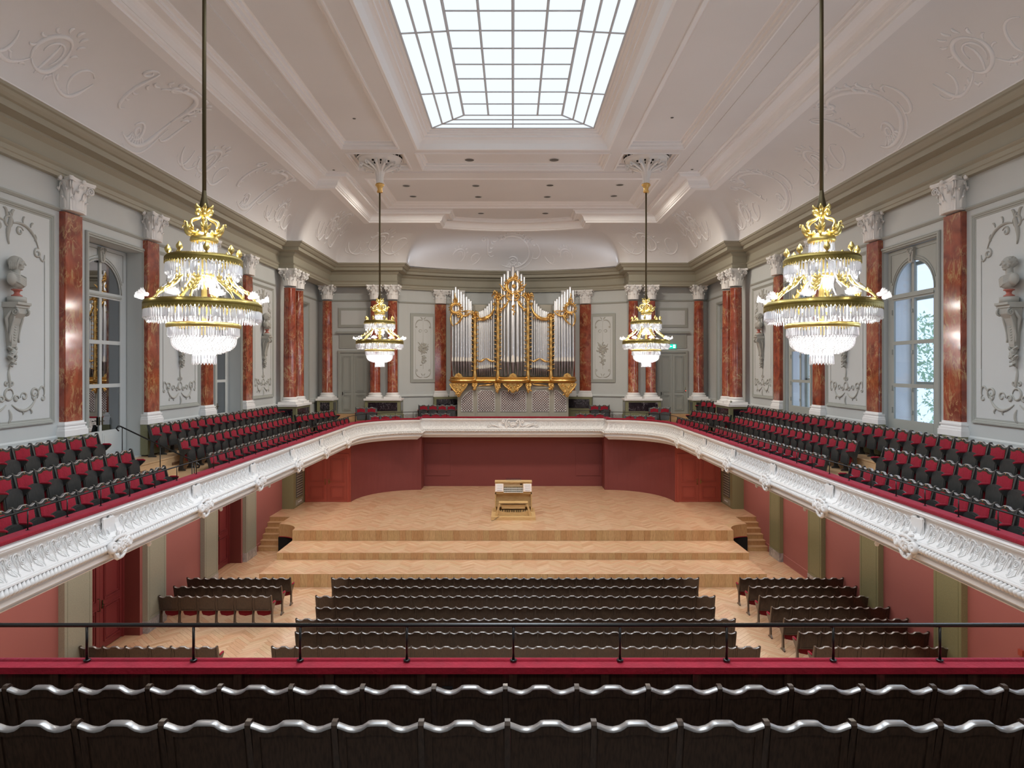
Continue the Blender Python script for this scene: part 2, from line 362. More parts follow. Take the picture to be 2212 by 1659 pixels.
# ---- herringbone parquet: planks in a 45 degree herringbone, clipped to a polygon
def clip(poly, inside):
    for (a, b, c) in inside:            # keep a*x+b*y<=c
        out = []
        for i in range(len(poly)):
            p, q = poly[i], poly[(i+1) % len(poly)]; dp = a*p[0]+b*p[1]-c; dq = a*q[0]+b*q[1]-c
            if dp <= 0: out.append(p)
            if dp*dq < 0: t = dp/(dp-dq); out.append((p[0]+(q[0]-p[0])*t, p[1]+(q[1]-p[1])*t))
        poly = out
        if len(poly) < 3: return []
    return poly
def herring(x0, x1, y0, y1, z, W=.127, k=5, skip=None, pick=None, parent=None, name='planks'):
    L = W*k; g = .0022; mb = MB(); mb.tone = []; hp = [(1,0,x1),(-1,0,-x0),(0,1,y1),(0,-1,-y0)]; picks = []
    r = math.sqrt(.5); q = 1.0/W
    def wxy(u, v): return ((u-v)*r*W, (u+v)*r*W+20)
    R = int(44/W)
    for j in range(-int(R/k/1.0)-2, int(R/k)+3):
        for i in range(-R, R):
            bu, bv = i+j*k, i-j*k
            cx_, cy_ = wxy(bu+.5, bv+.5)
            if cy_ > y1+1: break
            if not (x0-1 < cx_ < x1+1 and y0-1 < cy_ < y1+1): continue
            for kind_, (ua, va, ub, vb) in enumerate(((bu, bv, bu+k, bv+1), (bu, bv+1, bu+1, bv+1+k))):
                gu = g/W; P4 = [wxy(ua+gu, va+gu), wxy(ub-gu, va+gu), wxy(ub-gu, vb-gu), wxy(ua+gu, vb-gu)]
                mx_, my_ = wxy((ua+ub)/2, (va+vb)/2)
                if skip and skip(mx_, my_): continue
                full = all(x0+.01 < p[0] < x1-.01 and y0+.01 < p[1] < y1-.01 for p in P4)
                if full and pick and pick(mx_, my_): picks.append((my_, mx_, kind_)); continue
                pl = P4 if full else clip(P4, hp)
                if len(pl) < 3: continue
                dz = random.uniform(-.0006, .0006); n = len(pl); tn = random.random()
                mb.add([(a, b, z+dz) for a, b in pl]+[(a, b, z-.006) for a, b in pl],
                       [tuple(range(n))]+[(i_, n+i_, n+(i_+1) % n, (i_+1) % n) for i_ in range(n)])
                mb.tone += [tn]*(n+1)
    picks.sort(); extra = picks[290:]; picks = picks[:290]
    if picks:
        h = L/2-g; e = W/2-g; sb = MB().box(-h, h, -e, e, -.006, 0); me = sb.mesh('plank', 'plank')
        for (y, x, kd) in picks: obj('plank', me, parent, (x, y, z+random.uniform(-.0006, .0006)), PI/4 if kd == 0 else -PI/4)
    h = L/2-g; e = W/2-g
    for (y, x, kd) in extra:
        a = PI/4 if kd == 0 else -PI/4; c_, s_ = math.cos(a), math.sin(a)
        pl = [(x+c_*p-s_*t, y+s_*p+c_*t) for p, t in ((-h,-e),(h,-e),(h,e),(-h,e))]
        mb.add([(a_, b_, z) for a_, b_ in pl]+[(a_, b_, z-.006) for a_, b_ in pl], [(0,1,2,3),(0,4,5,1),(1,5,6,2),(2,6,7,3),(3,7,4,0)]); mb.tone += [random.random()]*5
    o = mb.build(name, 'plankf', parent, kind='stuff'); return o

fl = struct('floor', MB().box(-11.3, 11.3, -4, 32, -.3, -.007), 'subfloor')
def floor_pick(x, y): return y > 14.6 and (-7.0 < x < -5.75 or 5.95 < x < 7.15 or (x < -5.75 and 16.2 < y < 18.9)) and y < 21.8
herring(-10.5, 10.5, 6.0, 27.4, 0, skip=lambda x, y: abs(x) < 8.5 and y > 23.2, pick=floor_pick, parent=fl, name='herringbone_planks')
# boards in the doorway recesses
for ya, yb in ((16.45, 18.5), (23.35, 25.4)):
    for i in range(6):
        struct('threshold_board', MB().box(-11.0+i*.083, -11.0+i*.083+.08, ya, yb, -.007, 0), 'plank', fl)

# ---- stage: three platforms
stage = thing('stage_platform', (0, 0, 0), 0, 'light oak stage of three herringbone tiers under the organ', 'stage')
mb = MB()
HW = 8.72
mb.box(-HW, HW, STY[0]+.02, STY[1]+.05, -.0, .450)
mb.box(-HW, HW, STY[1]+.02, STY[2]+.05, -.0, .708)
mb.box(-9.61, 9.61, 27.04, 35.8, .0, ZB-.008)
mb.box(-8.70, 8.70, STY[2]+.02, 27.04, .0, ZB-.008)
mb.box(-10.5, -9.6, 28.42, 31.6, .0, ZB-.008); mb.box(9.6, 10.5, 28.42, 31.6, .0, ZB-.008)
mb.build('stage_body', 'subfloor', stage)
herring(-HW, HW, STY[0], STY[1], .459, parent=stage, name='lower_tier_planks')
herring(-HW, HW, STY[1], STY[2], .715, parent=stage, name='middle_tier_planks')
def st_skip(x, y):
    ax = abs(x)
    if y < 27.03 and ax > 8.71: return (ax-9.61)**2+(y-26.1)**2 < .9**2 or y < 26.1
    if y < 28.37 and ax > 9.64: return True
    if y > 31.55 and ax > 7.9: return True
    return False
for (a, b, c, d) in ((-8.71, 8.71, STY[2], 27.04), (-9.61, 9.61, 27.04, 28.37), (-10.5, 10.5, 28.37, 31.5), (-7.8, 7.8, 31.5, 35.78)): herring(a, b, c, d, ZB, parent=stage, name='upper_tier_planks')
# vertical riser boards
for (yf, za, zb) in ((STY[0], 0, .455), (STY[1], .459, .711), (STY[2], .715, ZB-.004)):
    n = 74; wb_ = 2*HW/n; me = MB().box(-wb_/2+.002, wb_/2-.002, 0, .02, za, zb).mesh('riser_board', 'oakv')
    for i in range(n): obj('riser_board', me, stage, (-HW+wb_*(i+.5), yf+random.uniform(-.0015, .0015), 0))
# curved cut-outs at the front corners of the top tier, dark opening under a red edge
for s in (-1, 1):
    mb = MB(); pts = [(s*(9.61-.9*math.sin(a)), 26.1+.9*math.cos(a)) for a in [PI/2*i/14 for i in range(15)]]
    for i in range(14):
        (xa, ya), (xb, yb) = pts[i], pts[i+1]
        mb.add([(xa, ya, .62), (xb, yb, .62), (xb, yb, ZB), (xa, ya, ZB), (xa*.998, ya+.03, .62), (xb*.998, yb+.03, .62)], [(0,1,2,3), (0,1,5,4)], 0)
    mb.build('curved_fascia', 'oakv', stage)
    mb = MB(); mb.tube([(x, y-.012, .615) for x, y in pts], .016, 6); mb.build('red_edging', 'velvet', stage)
    # top plate under planks follows the curve
    mb = MB()
    for i in range(14):
        (xa, ya), (xb, yb) = pts[i], pts[i+1]; mb.add([(xa, ya, ZB-.008), (xb, yb, ZB-.008), (s*8.7, 27.05, ZB-.008)], [(0,1,2)])
        mb.add([(xa, ya, ZB), (xb, yb, ZB), (s*8.7, 27.05, ZB)], [(0,1,2)], 1)
    mb.build('curved_nosing', ['subfloor', 'oak'], stage)
    mb = MB(); mb.box(*sorted((s*8.73, s*9.62)), 26.95, 27.03, 0, .6); mb.box(*sorted((s*8.70, s*8.74)), 26.0, 27.0, 0, .6); mb.build('opening_back', 'void', stage)
# side stairs
for s, side in ((-1, 'left'), (1, 'right')):
    t = thing('stage_stairs', (s*10.07, 27.05, 0), 0, f'light oak six-step stairs at {side} end of the stage against the wall', 'stairs')
    for i in range(6):
        MB().box(-.43, .43, i*.264+.004, 1.32, i*.1877, (i+1)*.1877-.03).build('riser', 'oakv', t)
        MB().box(-.435, .435, i*.264-.012, (i+1)*.264+.01 if i < 5 else 1.325, (i+1)*.1877-.03, (i+1)*.1877).build('tread', 'oak', t)

# ---- lower walls
LP = (15.68, 19.13, 22.58, 26.03, 12.23)
def rect_wall(mb, x, y0, y1, z0, z1, holes, m=0, thick=0):
    # wall plane at x with rectangular holes (ya, yb, za, zb)
    ys = sorted({y0, y1, *[h[0] for h in holes], *[h[1] for h in holes]}); zs = sorted({z0, z1, *[h[2] for h in holes], *[h[3] for h in holes]})
    for a, b in zip(ys, ys[1:]):
        for c, d in zip(zs, zs[1:]):
            if any(h[0] <= (a+b)/2 <= h[1] and h[2] <= (c+d)/2 <= h[3] for h in holes): continue
            mb.quad((x, a, c), (x, b, c), (x, b, d), (x, a, d), m)
lower_l = [(16.4, 18.5, 0, 3.2), (23.3, 25.4, 0, 3.2)]
mb = MB(); rect_wall(mb, -10.5, -4, 31.6, -.01, 3.9, lower_l)
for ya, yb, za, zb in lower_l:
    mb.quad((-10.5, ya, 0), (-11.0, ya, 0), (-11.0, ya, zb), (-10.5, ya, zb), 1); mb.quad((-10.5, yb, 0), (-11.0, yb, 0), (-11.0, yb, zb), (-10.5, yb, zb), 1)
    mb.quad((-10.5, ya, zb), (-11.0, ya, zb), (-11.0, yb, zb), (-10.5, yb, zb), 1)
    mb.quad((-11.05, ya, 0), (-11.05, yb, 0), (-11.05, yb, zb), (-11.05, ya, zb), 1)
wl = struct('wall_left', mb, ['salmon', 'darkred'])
wr = struct('wall_right', MB().quad((10.5, -4, -.01), (10.5, 31.6, -.01), (10.5, 31.6, 3.9), (10.5, -4, 3.9)), 'salmon')
# mouldings in the lower wall and skirting
for s, w_ in ((-1, wl), (1, wr)):
    segs = [(11.0, 15.1), (16.25, 16.4), (18.5, 18.7), (19.7, 22.0), (23.1, 23.3), (25.4, 25.5), (26.6, 29.9)] if s < 0 else [(11, 15.1), (16.2, 18.6), (19.7, 22.0), (23.1, 25.5), (26.6, 29.9)]
    for a, b in segs:
        mb = MB(); mb.sweep([(s*10.5, a), (s*10.5, b)] if s < 0 else [(s*10.5, b), (s*10.5, a)], [(0, 0), (.02, 0), (.02, .02), (.012, .03), (.012, .28), (.02, .29), (.0, .31)])
        mb.build('skirting', 'salmon', w_)
# piers with incised border and marble foot
for s, w_, side in ((-1, wl, 'left'), (1, wr, 'right')):
    for yc in LP:
        mb = MB(); x0, x1 = sorted((s*10.5, s*10.36)); mb.box(x0, x1, yc-.5, yc+.5, .34, 3.88)
        xi = s*10.352
        for (ya, yb) in ((yc-.5, yc-.41), (yc-.39, yc+.39), (yc+.41, yc+.5)):
            mb.box(*sorted((s*10.36, xi)), ya, yb, .44 if yb-ya > .5 else .34, 3.88)
        mb.box(*sorted((s*10.36, xi)), yc-.39, yc+.39, .34, .42)
        p = mb.build('pier', 'granitegrey' if s < 0 else 'granite', w_)
        MB().box(*sorted((s*10.5, s*10.34)), yc-.51, yc+.51, 0, .34).build('marble_foot', 'greymarble', p)
    # end pier with ventilation grille
    xa, xb = s*10.5, s*9.98
    p = MB().box(*sorted((xa, xb)), 29.9, 31.52, ZB-.1, 3.9).build('end_pier', 'granite', w_)
    gx = s*9.965; mb = MB(); mb.box(*sorted((xb, gx)), 30.25, 31.15, 1.55, 3.5)
    mb.build('grille_plate', 'grille', p)
    for i in range(16): MB().box(*sorted((gx, s*9.95)), 30.3, 31.1, 1.6+i*.115, 1.6+i*.115+.05).build('grille_bar', 'granitegrey', p)
    for i in range(5): MB().box(*sorted((gx, s*9.955)), 30.5+i*.1, 30.55+i*.1, 1.3, 1.36).build('vent_slot', 'whitegloss', p)
    mb = MB(); mb.box(*sorted((s*9.97, s*9.98)), 30.2, 31.2, 1.2, 1.45); mb.build('grille_frame', 'granitegrey', p)
# crimson door leaves in the two left recesses
def panel_door(mb, u0, u1, z0, z1, fn, pans, m=0, t=.012):
    # raised bead mouldings of a panelled door leaf on plane fn(u, z, depth)
    def fb(a, b, c, d, dd):
        vs = [fn(a, c, 0), fn(b, c, 0), fn(b, d, 0), fn(a, d, 0), fn(a, c, dd), fn(b, c, dd), fn(b, d, dd), fn(a, d, dd)]
        mb.add(vs, [(0,3,2,1),(4,5,6,7),(0,1,5,4),(1,2,6,5),(2,3,7,6),(3,0,4,7)], m)
    fb(u0, u1, z0, z1, .03)
    for (a, b, c, d) in pans:
        for q, hh in ((0, .03), (.07, .018)):
            A, B, Cc, D = a+q, b-q, c+q, d-q; e = .03
            for (p0, p1, p2, p3) in ((A, B, Cc, Cc+e), (A, B, D-e, D), (A, A+e, Cc+e, D-e), (B-e, B, Cc+e, D-e)): fb(p0, p1, p2, p3, .03+hh)
def lever(mb, c, d, s, m=0):
    # plate and lever: c point on the door face, d outward normal axis 'x'/'y'
    x, y, z = c
    if d == 'x':
        mb.box(*sorted((x, x+s*.015)), y-.02, y+.02, z-.11, z+.11, m); mb.tube([(x, y, z), (x+s*.06, y, z), (x+s*.065, y-.13, z)], .01, 6, m)
    else:
        mb.box(x-.02, x+.02, y-.015, y, z-.11, z+.11, m); mb.tube([(x, y, z), (x, y-.06, z), (x+s*.13, y-.065, z)], .01, 6, m)
k = 1
for ya, yb in ((16.4, 18.5), (23.3, 25.4)):
    ym = (ya+yb)/2; d = thing(f'door_{k}', (0, 0, 0), kind='structure'); k += 1
    for a, b in ((ya+.02, ym-.004), (ym+.004, yb-.02)):
        mb = MB(); panel_door(mb, a, b, .02, 3.15, lambda u, z, q: (-11.0+q, u, z), [(a+.16, b-.16, 1.32, 2.98), (a+.16, b-.16, .2, 1.16)])
        mb.build('door_leaf', 'reddoor2', d)
    mb = MB(); lever(mb, (-10.965, ym+.1, 1.22), 'x', 1); mb.build('door_handle', 'bronze', d)
    mb = MB(); mb.tube([(-10.96, ym-.1, 1.1), (-10.9, ym-.1, 1.1), (-10.9, ym-.1, 1.42), (-10.96, ym-.1, 1.42)], .012, 6); mb.build('pull_handle', 'bronze', d)
    mb = MB()
    for yy, sg in ((ya, 1), (yb, -1)): mb.box(-11.0, -10.93, *sorted((yy, yy+sg*.07)), 0, 3.2)
    mb.box(-11.0, -10.935, ya+.07, yb-.07, 3.13, 3.2); mb.build('door_frame', 'reddoor2', d)
# stage rear wall, curved returns and red double doors
back_path = [(-7.76, 31.5)] + arcp(-4.84, 31.5, 2.92, 3.18, PI, PI/2, 20)[1:] + [(-4.84, 35.8)]
back_path = back_path + mirror(back_path)
mb = MB(); mb.sweep(back_path, [(0, ZB-.02), (0, 4.0)]); wb1 = struct('wall_back', mb, 'maroon')
for s in (-1, 1):
    mb = MB(); a, b = sorted((s*3.42, s*4.72)); mb.box(a, b, 35.775, 35.805, 1.7, 3.45); mb.build('flush_panel', 'maroon', wb1)
for s, nn in ((-1, 3), (1, 4)):
    xa, xb = sorted((s*10.0, s*7.76)); mb = MB().quad((xa, 31.52, ZB-.1), (xb, 31.52, ZB-.1), (xb, 31.52, 3.95), (xa, 31.52, 3.95))
    mb.build('stage_door_wall', 'reddoor', wb1)
    d = thing(f'door_{nn}', kind='structure'); xc = s*8.9; tp = 3.35
    for a, b in ((xc-.97, xc-.004), (xc+.004, xc+.97)):
        mb = MB(); panel_door(mb, a, b, ZB+.01, tp, lambda u, z, q: (u, 31.52-q, z), [(a+.14, b-.14, ZB+.95, tp-.14), (a+.14, b-.14, ZB+.16, ZB+.78)])
        mb.build('door_leaf', 'reddoor', d)
    mb = MB()
    for x_ in (xc-1.04, xc+.97): mb.box(x_, x_+.07, 31.45, 31.52, ZB, tp+.08)
    mb.box(xc-.97, xc+.97, 31.45, 31.52, tp, tp+.08); mb.build('door_frame', 'reddoor', d)
    mb = MB(); lever(mb, (xc+.09, 31.49, ZB+.98), 'y', 1); mb.build('door_handle', 'brass', d)
    mb = MB(); mb.tube([(xc-.08, 31.49, ZB+.85), (xc-.08, 31.43, ZB+.85), (xc-.08, 31.43, ZB+1.1), (xc-.08, 31.49, ZB+1.1)], .012, 6); mb.build('pull_handle', 'brass', d)
# low duct ledge at the right wall with small white lamps
t = MB().box(10.2, 10.5, 11.2, 21.4, .0, .42).build('wall_ledge', 'reddoor2', wr)
MB().box(10.17, 10.5, 11.2, 21.4, .42, .46).build('ledge_board', 'reddoor', t)

# ---- upper walls
ZF = 4.18; ZC = 5.03
OPEN_Y = ((9.35, 11.7), (16.25, 18.6), (23.2, 25.3), (31.7, 33.7))
PAN_Y = ((12.35, 15.0), (19.42, 21.98), (26.42, 28.75))
OZ0, OZ1 = 5.08, 10.78
uw = {}
for s, side in ((-1, 'left'), (1, 'right')):
    mb = MB(); hs = [(a, b, OZ0 if s < 0 else 5.6, OZ1) for a, b in OPEN_Y]; rect_wall(mb, s*10.5, -4, 35.7, 3.9, 13.2, hs)
    dp = s*(10.96 if s < 0 else 10.62)
    for a, b, c, d in hs:
        for q in (a, b): mb.quad((s*10.5, q, c), (dp, q, c), (dp, q, d), (s*10.5, q, d))
        mb.quad((s*10.5, a, d), (dp, a, d), (dp, b, d), (s*10.5, b, d)); mb.quad((s*10.5, a, c), (dp, a, c), (dp, b, c), (s*10.5, b, c))
    uw[s] = struct(f'wall_upper_{side}', mb, 'wall')
    def sy(a, b): return [(s*10.5, a), (s*10.5, b)] if s < 0 else [(s*10.5, b), (s*10.5, a)]
    # astragal line and dado rail between pilasters
    pil = (12.07, 15.53, 18.97, 22.45, 25.87)
    edges = [(-3, 11.75)]+[(pil[i]+.33, pil[i+1]-.33) for i in range(4)]+[(26.2, 29.0), (30.7, 35.6)]
    for a, b in edges:
        MB().sweep(sy(a, b), [(0, 11.14), (.02, 11.14), (.05, 11.19), (.05, 11.22), (0, 11.24)]).build('astragal', 'trim', uw[s])
        for c, d in [(a, b)] if not any(a < o[0] < b for o in OPEN_Y) else [(a, o[0]-.1) for o in OPEN_Y if a < o[0] < b]+[(o[1]+.1, b) for o in OPEN_Y if a < o[0] < b]:
            MB().sweep(sy(c, d), [(0, 5.72), (.05, 5.74), (.05, 5.84), (.03, 5.87), (.03, 5.93), (0, 5.97)]).build('dado_rail', 'wall', uw[s])
    # moulded panels with rococo relief
    for i, (a, b) in enumerate(PAN_Y):
        p = MB().box(*sorted((s*10.5, s*10.492)), a+.1, b-.1, 6.4, 10.9).build('panel_field', 'panel', uw[s])
        pth = [(s*0, 0)]
        prof = [(0, 0), (.05, .0), (.05, .03), (.035, .045), (.035, .065), (.015, .085), (.015, .11), (0, .12)]
        mb = MB()
        # frame: sweep in wall plane (u=y, v=z), n inward, height h into hall
        rc = [(a, 6.28), (b, 6.28), (b, 11.0), (a, 11.0)]
        N_ = len(prof); vs = []
        for (u, v), (du, dv) in zip(rc, ((1, 1), (-1, 1), (-1, -1), (1, -1))):
            for h, n_ in [(q[0], q[1]) for q in prof]: vs.append((s*(10.5-h), u+du*n_, v+dv*n_))
        fs = [(i_*N_+k_, ((i_+1) % 4)*N_+k_, ((i_+1) % 4)*N_+k_+1, i_*N_+k_+1) for i_ in range(4) for k_ in range(N_-1)]
        mb.add(vs, fs); mb.build('panel_frame', 'trim', uw[s])
        cy_ = (a+b)/2; hw = (b-a)/2-.28
        g = lambda u, v: (s*10.485, cy_+u, v)
        st = []
        # lower garland
        base = 6.75
        half = [(bez((.08, base), (.35, base-.22), (.6, base-.2), (hw-.25, base+.15), 14), 1.5), (spiral(hw-.32, base+.22, .14, .03, -.9, 1.2, 16), 1.2),
                (bez((hw-.25, base+.15), (hw-.1, base+.5), (hw+.02, base+.35), (hw-.02, base+.15), 8), 1.1),
                (spiral(hw-.06, base+.1, .07, .02, 1.5, -1.0, 10), .9), ([(hw, base+.2), (hw, base+.75)], .9), (spiral(.42, base+.16, .1, .03, 3.4, -1.1, 12), 1),
                (spiral(.2, base+.12, .08, .02, 0, 1.1, 10), 1.2), (leaf2(.3, base-.1, -1.0, .16), 1), (leaf2(.55, base-.1, -1.0, .15), 1), (leaf2(.75, base+.05, 2.0, .16), 1)]
        st += half+flip(half)+[(bez((0, base+.3), (.07, base+.45), (-.07, base+.6), (.02, base+.8), 10), 1.5), (spiral(.07, base+.45, .06, .015, PI, 1.2, 10), 1), (spiral(-.07, base+.45, .06, .015, 0, -1.2, 10), 1), (spiral(0, base+.22, .12, .12, 0, 1, 16), 1.2), (bez((0, base-.1), (.05, base-.2), (.08, base-.3), (-.02, base-.38), 6), 1.6)]
        # upper garland with crest
        tp = 10.55
        half = [(bez((.1, tp), (.35, tp+.12), (hw-.35, tp+.02), (hw-.2, tp-.38), 14), 1.5), (spiral(hw-.22, tp-.5, .12, .03, 1.2, 1.2, 14), 1.2), ([(hw, tp-.55), (hw, 7.4)], .8),
                (bez((hw-.2, tp-.5), (hw-.1, tp-.7), (hw, tp-.7), (hw, tp-.5), 6), 1), (spiral(.3, tp-.12, .11, .03, .3, 1.1, 12), 1.1), (leaf2(.4, tp+.08, 1.2, .14), 1), (leaf2(.62, tp+.02, .9, .13), 1), (leaf2(.75, tp-.1, -1.7, .14), 1), (leaf2(.08, tp+.1, 1.2, .2), 1.5)]
        st += half+flip(half)+[(bez((0, tp+.22), (.14, tp+.05), (-.14, tp-.12), (0, tp-.45), 12), 2.2), (spiral(0, tp+.02, .12, .1, 0, 1, 14), 1.3)]
        mb = MB(); strokes(mb, st, g, .022, 6); mb.build('stucco_relief', 'stucco', uw[s])
    # architrave frames round the openings
    for a, b in OPEN_Y:
        prof = [(0, .13), (.04, .13), (.06, .1), (.06, .06), (.035, .05), (.035, .01), (.0, .0)]
        z0 = OZ0 if s < 0 else 5.6
        vs = []; rc = [(a, z0), (a, OZ1), (b, OZ1), (b, z0)]; dd = ((-1, 0), (-1, 1), (1, 1), (1, 0))
        for (u, v), (du, dv) in zip(rc, dd):
            for h, n_ in prof: vs.append((s*(10.5-h), u+du*n_, v+dv*n_))
        N_ = len(prof); fs = [(i_*N_+k_, (i_+1)*N_+k_, (i_+1)*N_+k_+1, i_*N_+k_+1) for i_ in range(3) for k_ in range(N_-1)]
        mb = MB(); mb.add(vs, fs); mb.build('opening_architrave', 'trim', uw[s])

# glazed doors (left) and windows (right)
def arched_leaf(ya, yb, x, s, door, parent):
    f = MB(); fx = sorted((x, x+s*.05)); ym = (ya+yb)/2
    zb = 5.85 if door else 6.12
    rows = [(9.55, 10.35), (8.26, 9.38), (7.1, 8.16), (zb, 7.0)]
    W2 = (yb-ya)/2-.28; cz = 9.55; top = 10.76
    # stiles / rails
    z0 = 5.08 if door else 5.62
    f.box(*fx, ya, ym-W2, z0, top); f.box(*fx, ym+W2, yb, z0, top); f.box(*fx, ym-.05, ym+.05, z0, cz+W2)
    for a, b in ((9.38, 9.55), (8.16, 8.26), (7.0, 7.1), (z0, zb)): f.box(fx[0]-.004, fx[1]+.004, ym-W2, ym+W2, a, b)
    # arch spandrel
    n = 16; R = W2; ry = .82
    for i in range(n):
        a0 = PI*i/n; a1 = PI*(i+1)/n; p0 = (ym+R*math.cos(a0), cz+ry*math.sin(a0)); p1 = (ym+R*math.cos(a1), cz+ry*math.sin(a1))
        for xx in fx: f.quad((xx, p0[0], p0[1]), (xx, p1[0], p1[1]), (xx, p1[0], top), (xx, p0[0], top))
        f.quad((fx[0], *p0), (fx[1], *p0), (fx[1], *p1), (fx[0], *p1))
    xi = x if s < 0 else x
    face = x-s*.0+(.05*s if s < 0 else 0)
    fo = f.build('window_frame' if not door else 'door_frame', 'trim' if not door else 'wall', parent)
    xin = (x-.0*s) if s > 0 else x
    hx = fx[0] if s > 0 else fx[1]    # hall-side face
    d_ = -s
    def fbox(mb, a, b, c, d, h): mb.box(*sorted((hx, hx+d_*h)), a, b, c, d)
    # arch bead, spandrel beads
    mb = MB(); mb.tube([(hx+d_*.01, ym+(R+.05)*math.cos(PI*i/20), cz+(ry+.05)*math.sin(PI*i/20)) for i in range(21)], .018, 5)
    for q in (-1, 1):
        st = [(hx+d_*.006, ym+q*.14, 10.66), (hx+d_*.006, ym+q*(W2+.12), 10.66), (hx+d_*.006, ym+q*(W2+.12), 9.9)]
        mb.tube(st, .01, 4); mb.tube([(hx+d_*.006, ym+q*.14, 10.66), (hx+d_*.006, ym+q*.14, 10.5)]+[(hx+d_*.006, ym+q*(R+.12)*math.cos(a), cz+(ry+.12)*math.sin(a)) for a in [1.25-.95*i/8 for i in range(9)]], .01, 4)
    fbox(mb, ym-W2-.03, ym+W2+.03, 9.43, 9.48, .03); mb.build('bead_moulding', 'trim', parent)
    # keystone
    mb = MB(); mb.prism([(ym-.13, 10.72), (ym+.13, 10.72), (ym+.08, 10.32), (ym-.08, 10.32)], *sorted((hx, hx+d_*.07)), 'x')
    strokes(mb, [(spiral(-.08, 10.66, .06, .015, 0, 1.3, 12), 1), (spiral(.08, 10.66, .06, .015, PI, -1.3, 12), 1), (bez((-.05, 10.6), (0, 10.5), (.03, 10.45), (0, 10.36), 6), 1.2), (bez((.05, 10.6), (0, 10.5), (-.03, 10.45), (0, 10.36), 6), 1.2)], lambda u, v: (hx+d_*.08, ym+u, v), .02, 5)
    mb.build('keystone', 'stucco', parent)
    gm = 'glassmirror' if door else 'glass'; gx = x+s*.025
    for a, b in ((ym-W2, ym-.05), (ym+.05, ym+W2)):
        for c, d in rows[1:]: MB().quad((gx, a, c), (gx, b, c), (gx, b, d), (gx, a, d)).build('pane', gm, parent)
        q = -1 if a < ym-.06 else 1; ang = [PI/2*i/8 for i in range(9)]
        pl = [(gx, ym+q*.05, cz)]+[(gx, ym+q*max(.05, R*math.cos(t)), cz+ry*math.sin(t)) for t in ang]
        MB().add(pl, [tuple(range(len(pl)))]).build('arched_pane', gm, parent)
    if door:
        for a, b in ((ym-W2+.02, ym-.07), (ym+.07, ym+W2-.02)):
            mb = MB(); fbox(mb, a, b, 5.2, 5.78, .012); fbox(mb, a+.06, b-.06, 5.26, 5.72, .02); mb.build('door_panel', 'wall', parent)
        mb = MB()
        for q in (-1, 1): lever(mb, (hx, ym+q*.06, 6.12), 'x', d_)
        mb.build('door_handle', 'bronze', parent)
    else:
        mb = MB()
        for zz in (9.0, 7.9, 6.9, 6.3): fbox(mb, ym+W2+.05, ym+W2+.09, zz, zz+.14, .03); fbox(mb, ym-.02, ym+.02, zz, zz+.1, .03)
        mb.build('hinge', 'trim', parent)
kd = 5; kw = 1
for a, b in OPEN_Y:
    o = thing(f'door_{kd}', kind='structure'); kd += 1; arched_leaf(a+.03, b-.03, -10.93, -1, True, o)
    o = thing(f'window_{kw}', kind='structure'); kw += 1; arched_leaf(a+.03, b-.03, 10.6, 1, False, o)
    # outer box window and reveal
    mb = MB(); ym = (a+b)/2
    for q in (a+.12, b-.12): mb.quad((10.66, q, 5.6), (11.25, q, 5.6), (11.25, q, 10.5), (10.66, q, 10.5))
    mb.quad((10.66, a+.12, 5.9), (11.25, a+.12, 5.9), (11.25, b-.12, 5.9), (10.66, b-.12, 5.9)); mb.build('window_reveal', 'whitegloss', o)
    mb = MB()
    for q in (a+.12, ym-.06, b-.26): mb.box(11.2, 11.28, q, q+.14, 5.9, 10.5)
    for z_ in (5.9, 7.05, 8.2, 9.4, 10.38): mb.box(11.2, 11.28, a+.12, b-.12, z_, z_+.1)
    mb.build('outer_sash', 'granitegrey', o)
# ---- upper back wall: flat sides, curved apse behind the organ
ARC_C = 24.78
def apse(R, x_end, n=28): 
    a = math.asin(x_end/R); return [(R*math.sin(-a+2*a*i/n), ARC_C+R*math.cos(-a+2*a*i/n)) for i in range(n+1)]
ap = apse(13.12, 6.3)
upw = [(-10.5, 35.6), (-6.3, 35.6)]+ap+[(6.3, 35.6), (10.5, 35.6)]
wub = struct('wall_upper_back', MB().sweep(upw, [(0, 3.9), (0, 13.2)]), 'wall')
MB().sweep(upw, [(0, 11.14), (.02, 11.14), (.05, 11.19), (.05, 11.22), (0, 11.24)]).build('astragal', 'trim', wub)
MB().sweep(ap, [(0, 5.95), (.06, 5.95), (.08, 6.0), (.04, 6.05), (0, 6.07)]).build('dado_rail', 'wall', wub)
MB().sweep(ap, [(0, 4.0), (.03, 4.0), (.03, 4.98), (0, 5.0)]).build('marble_skirting', 'greymarble', wub)
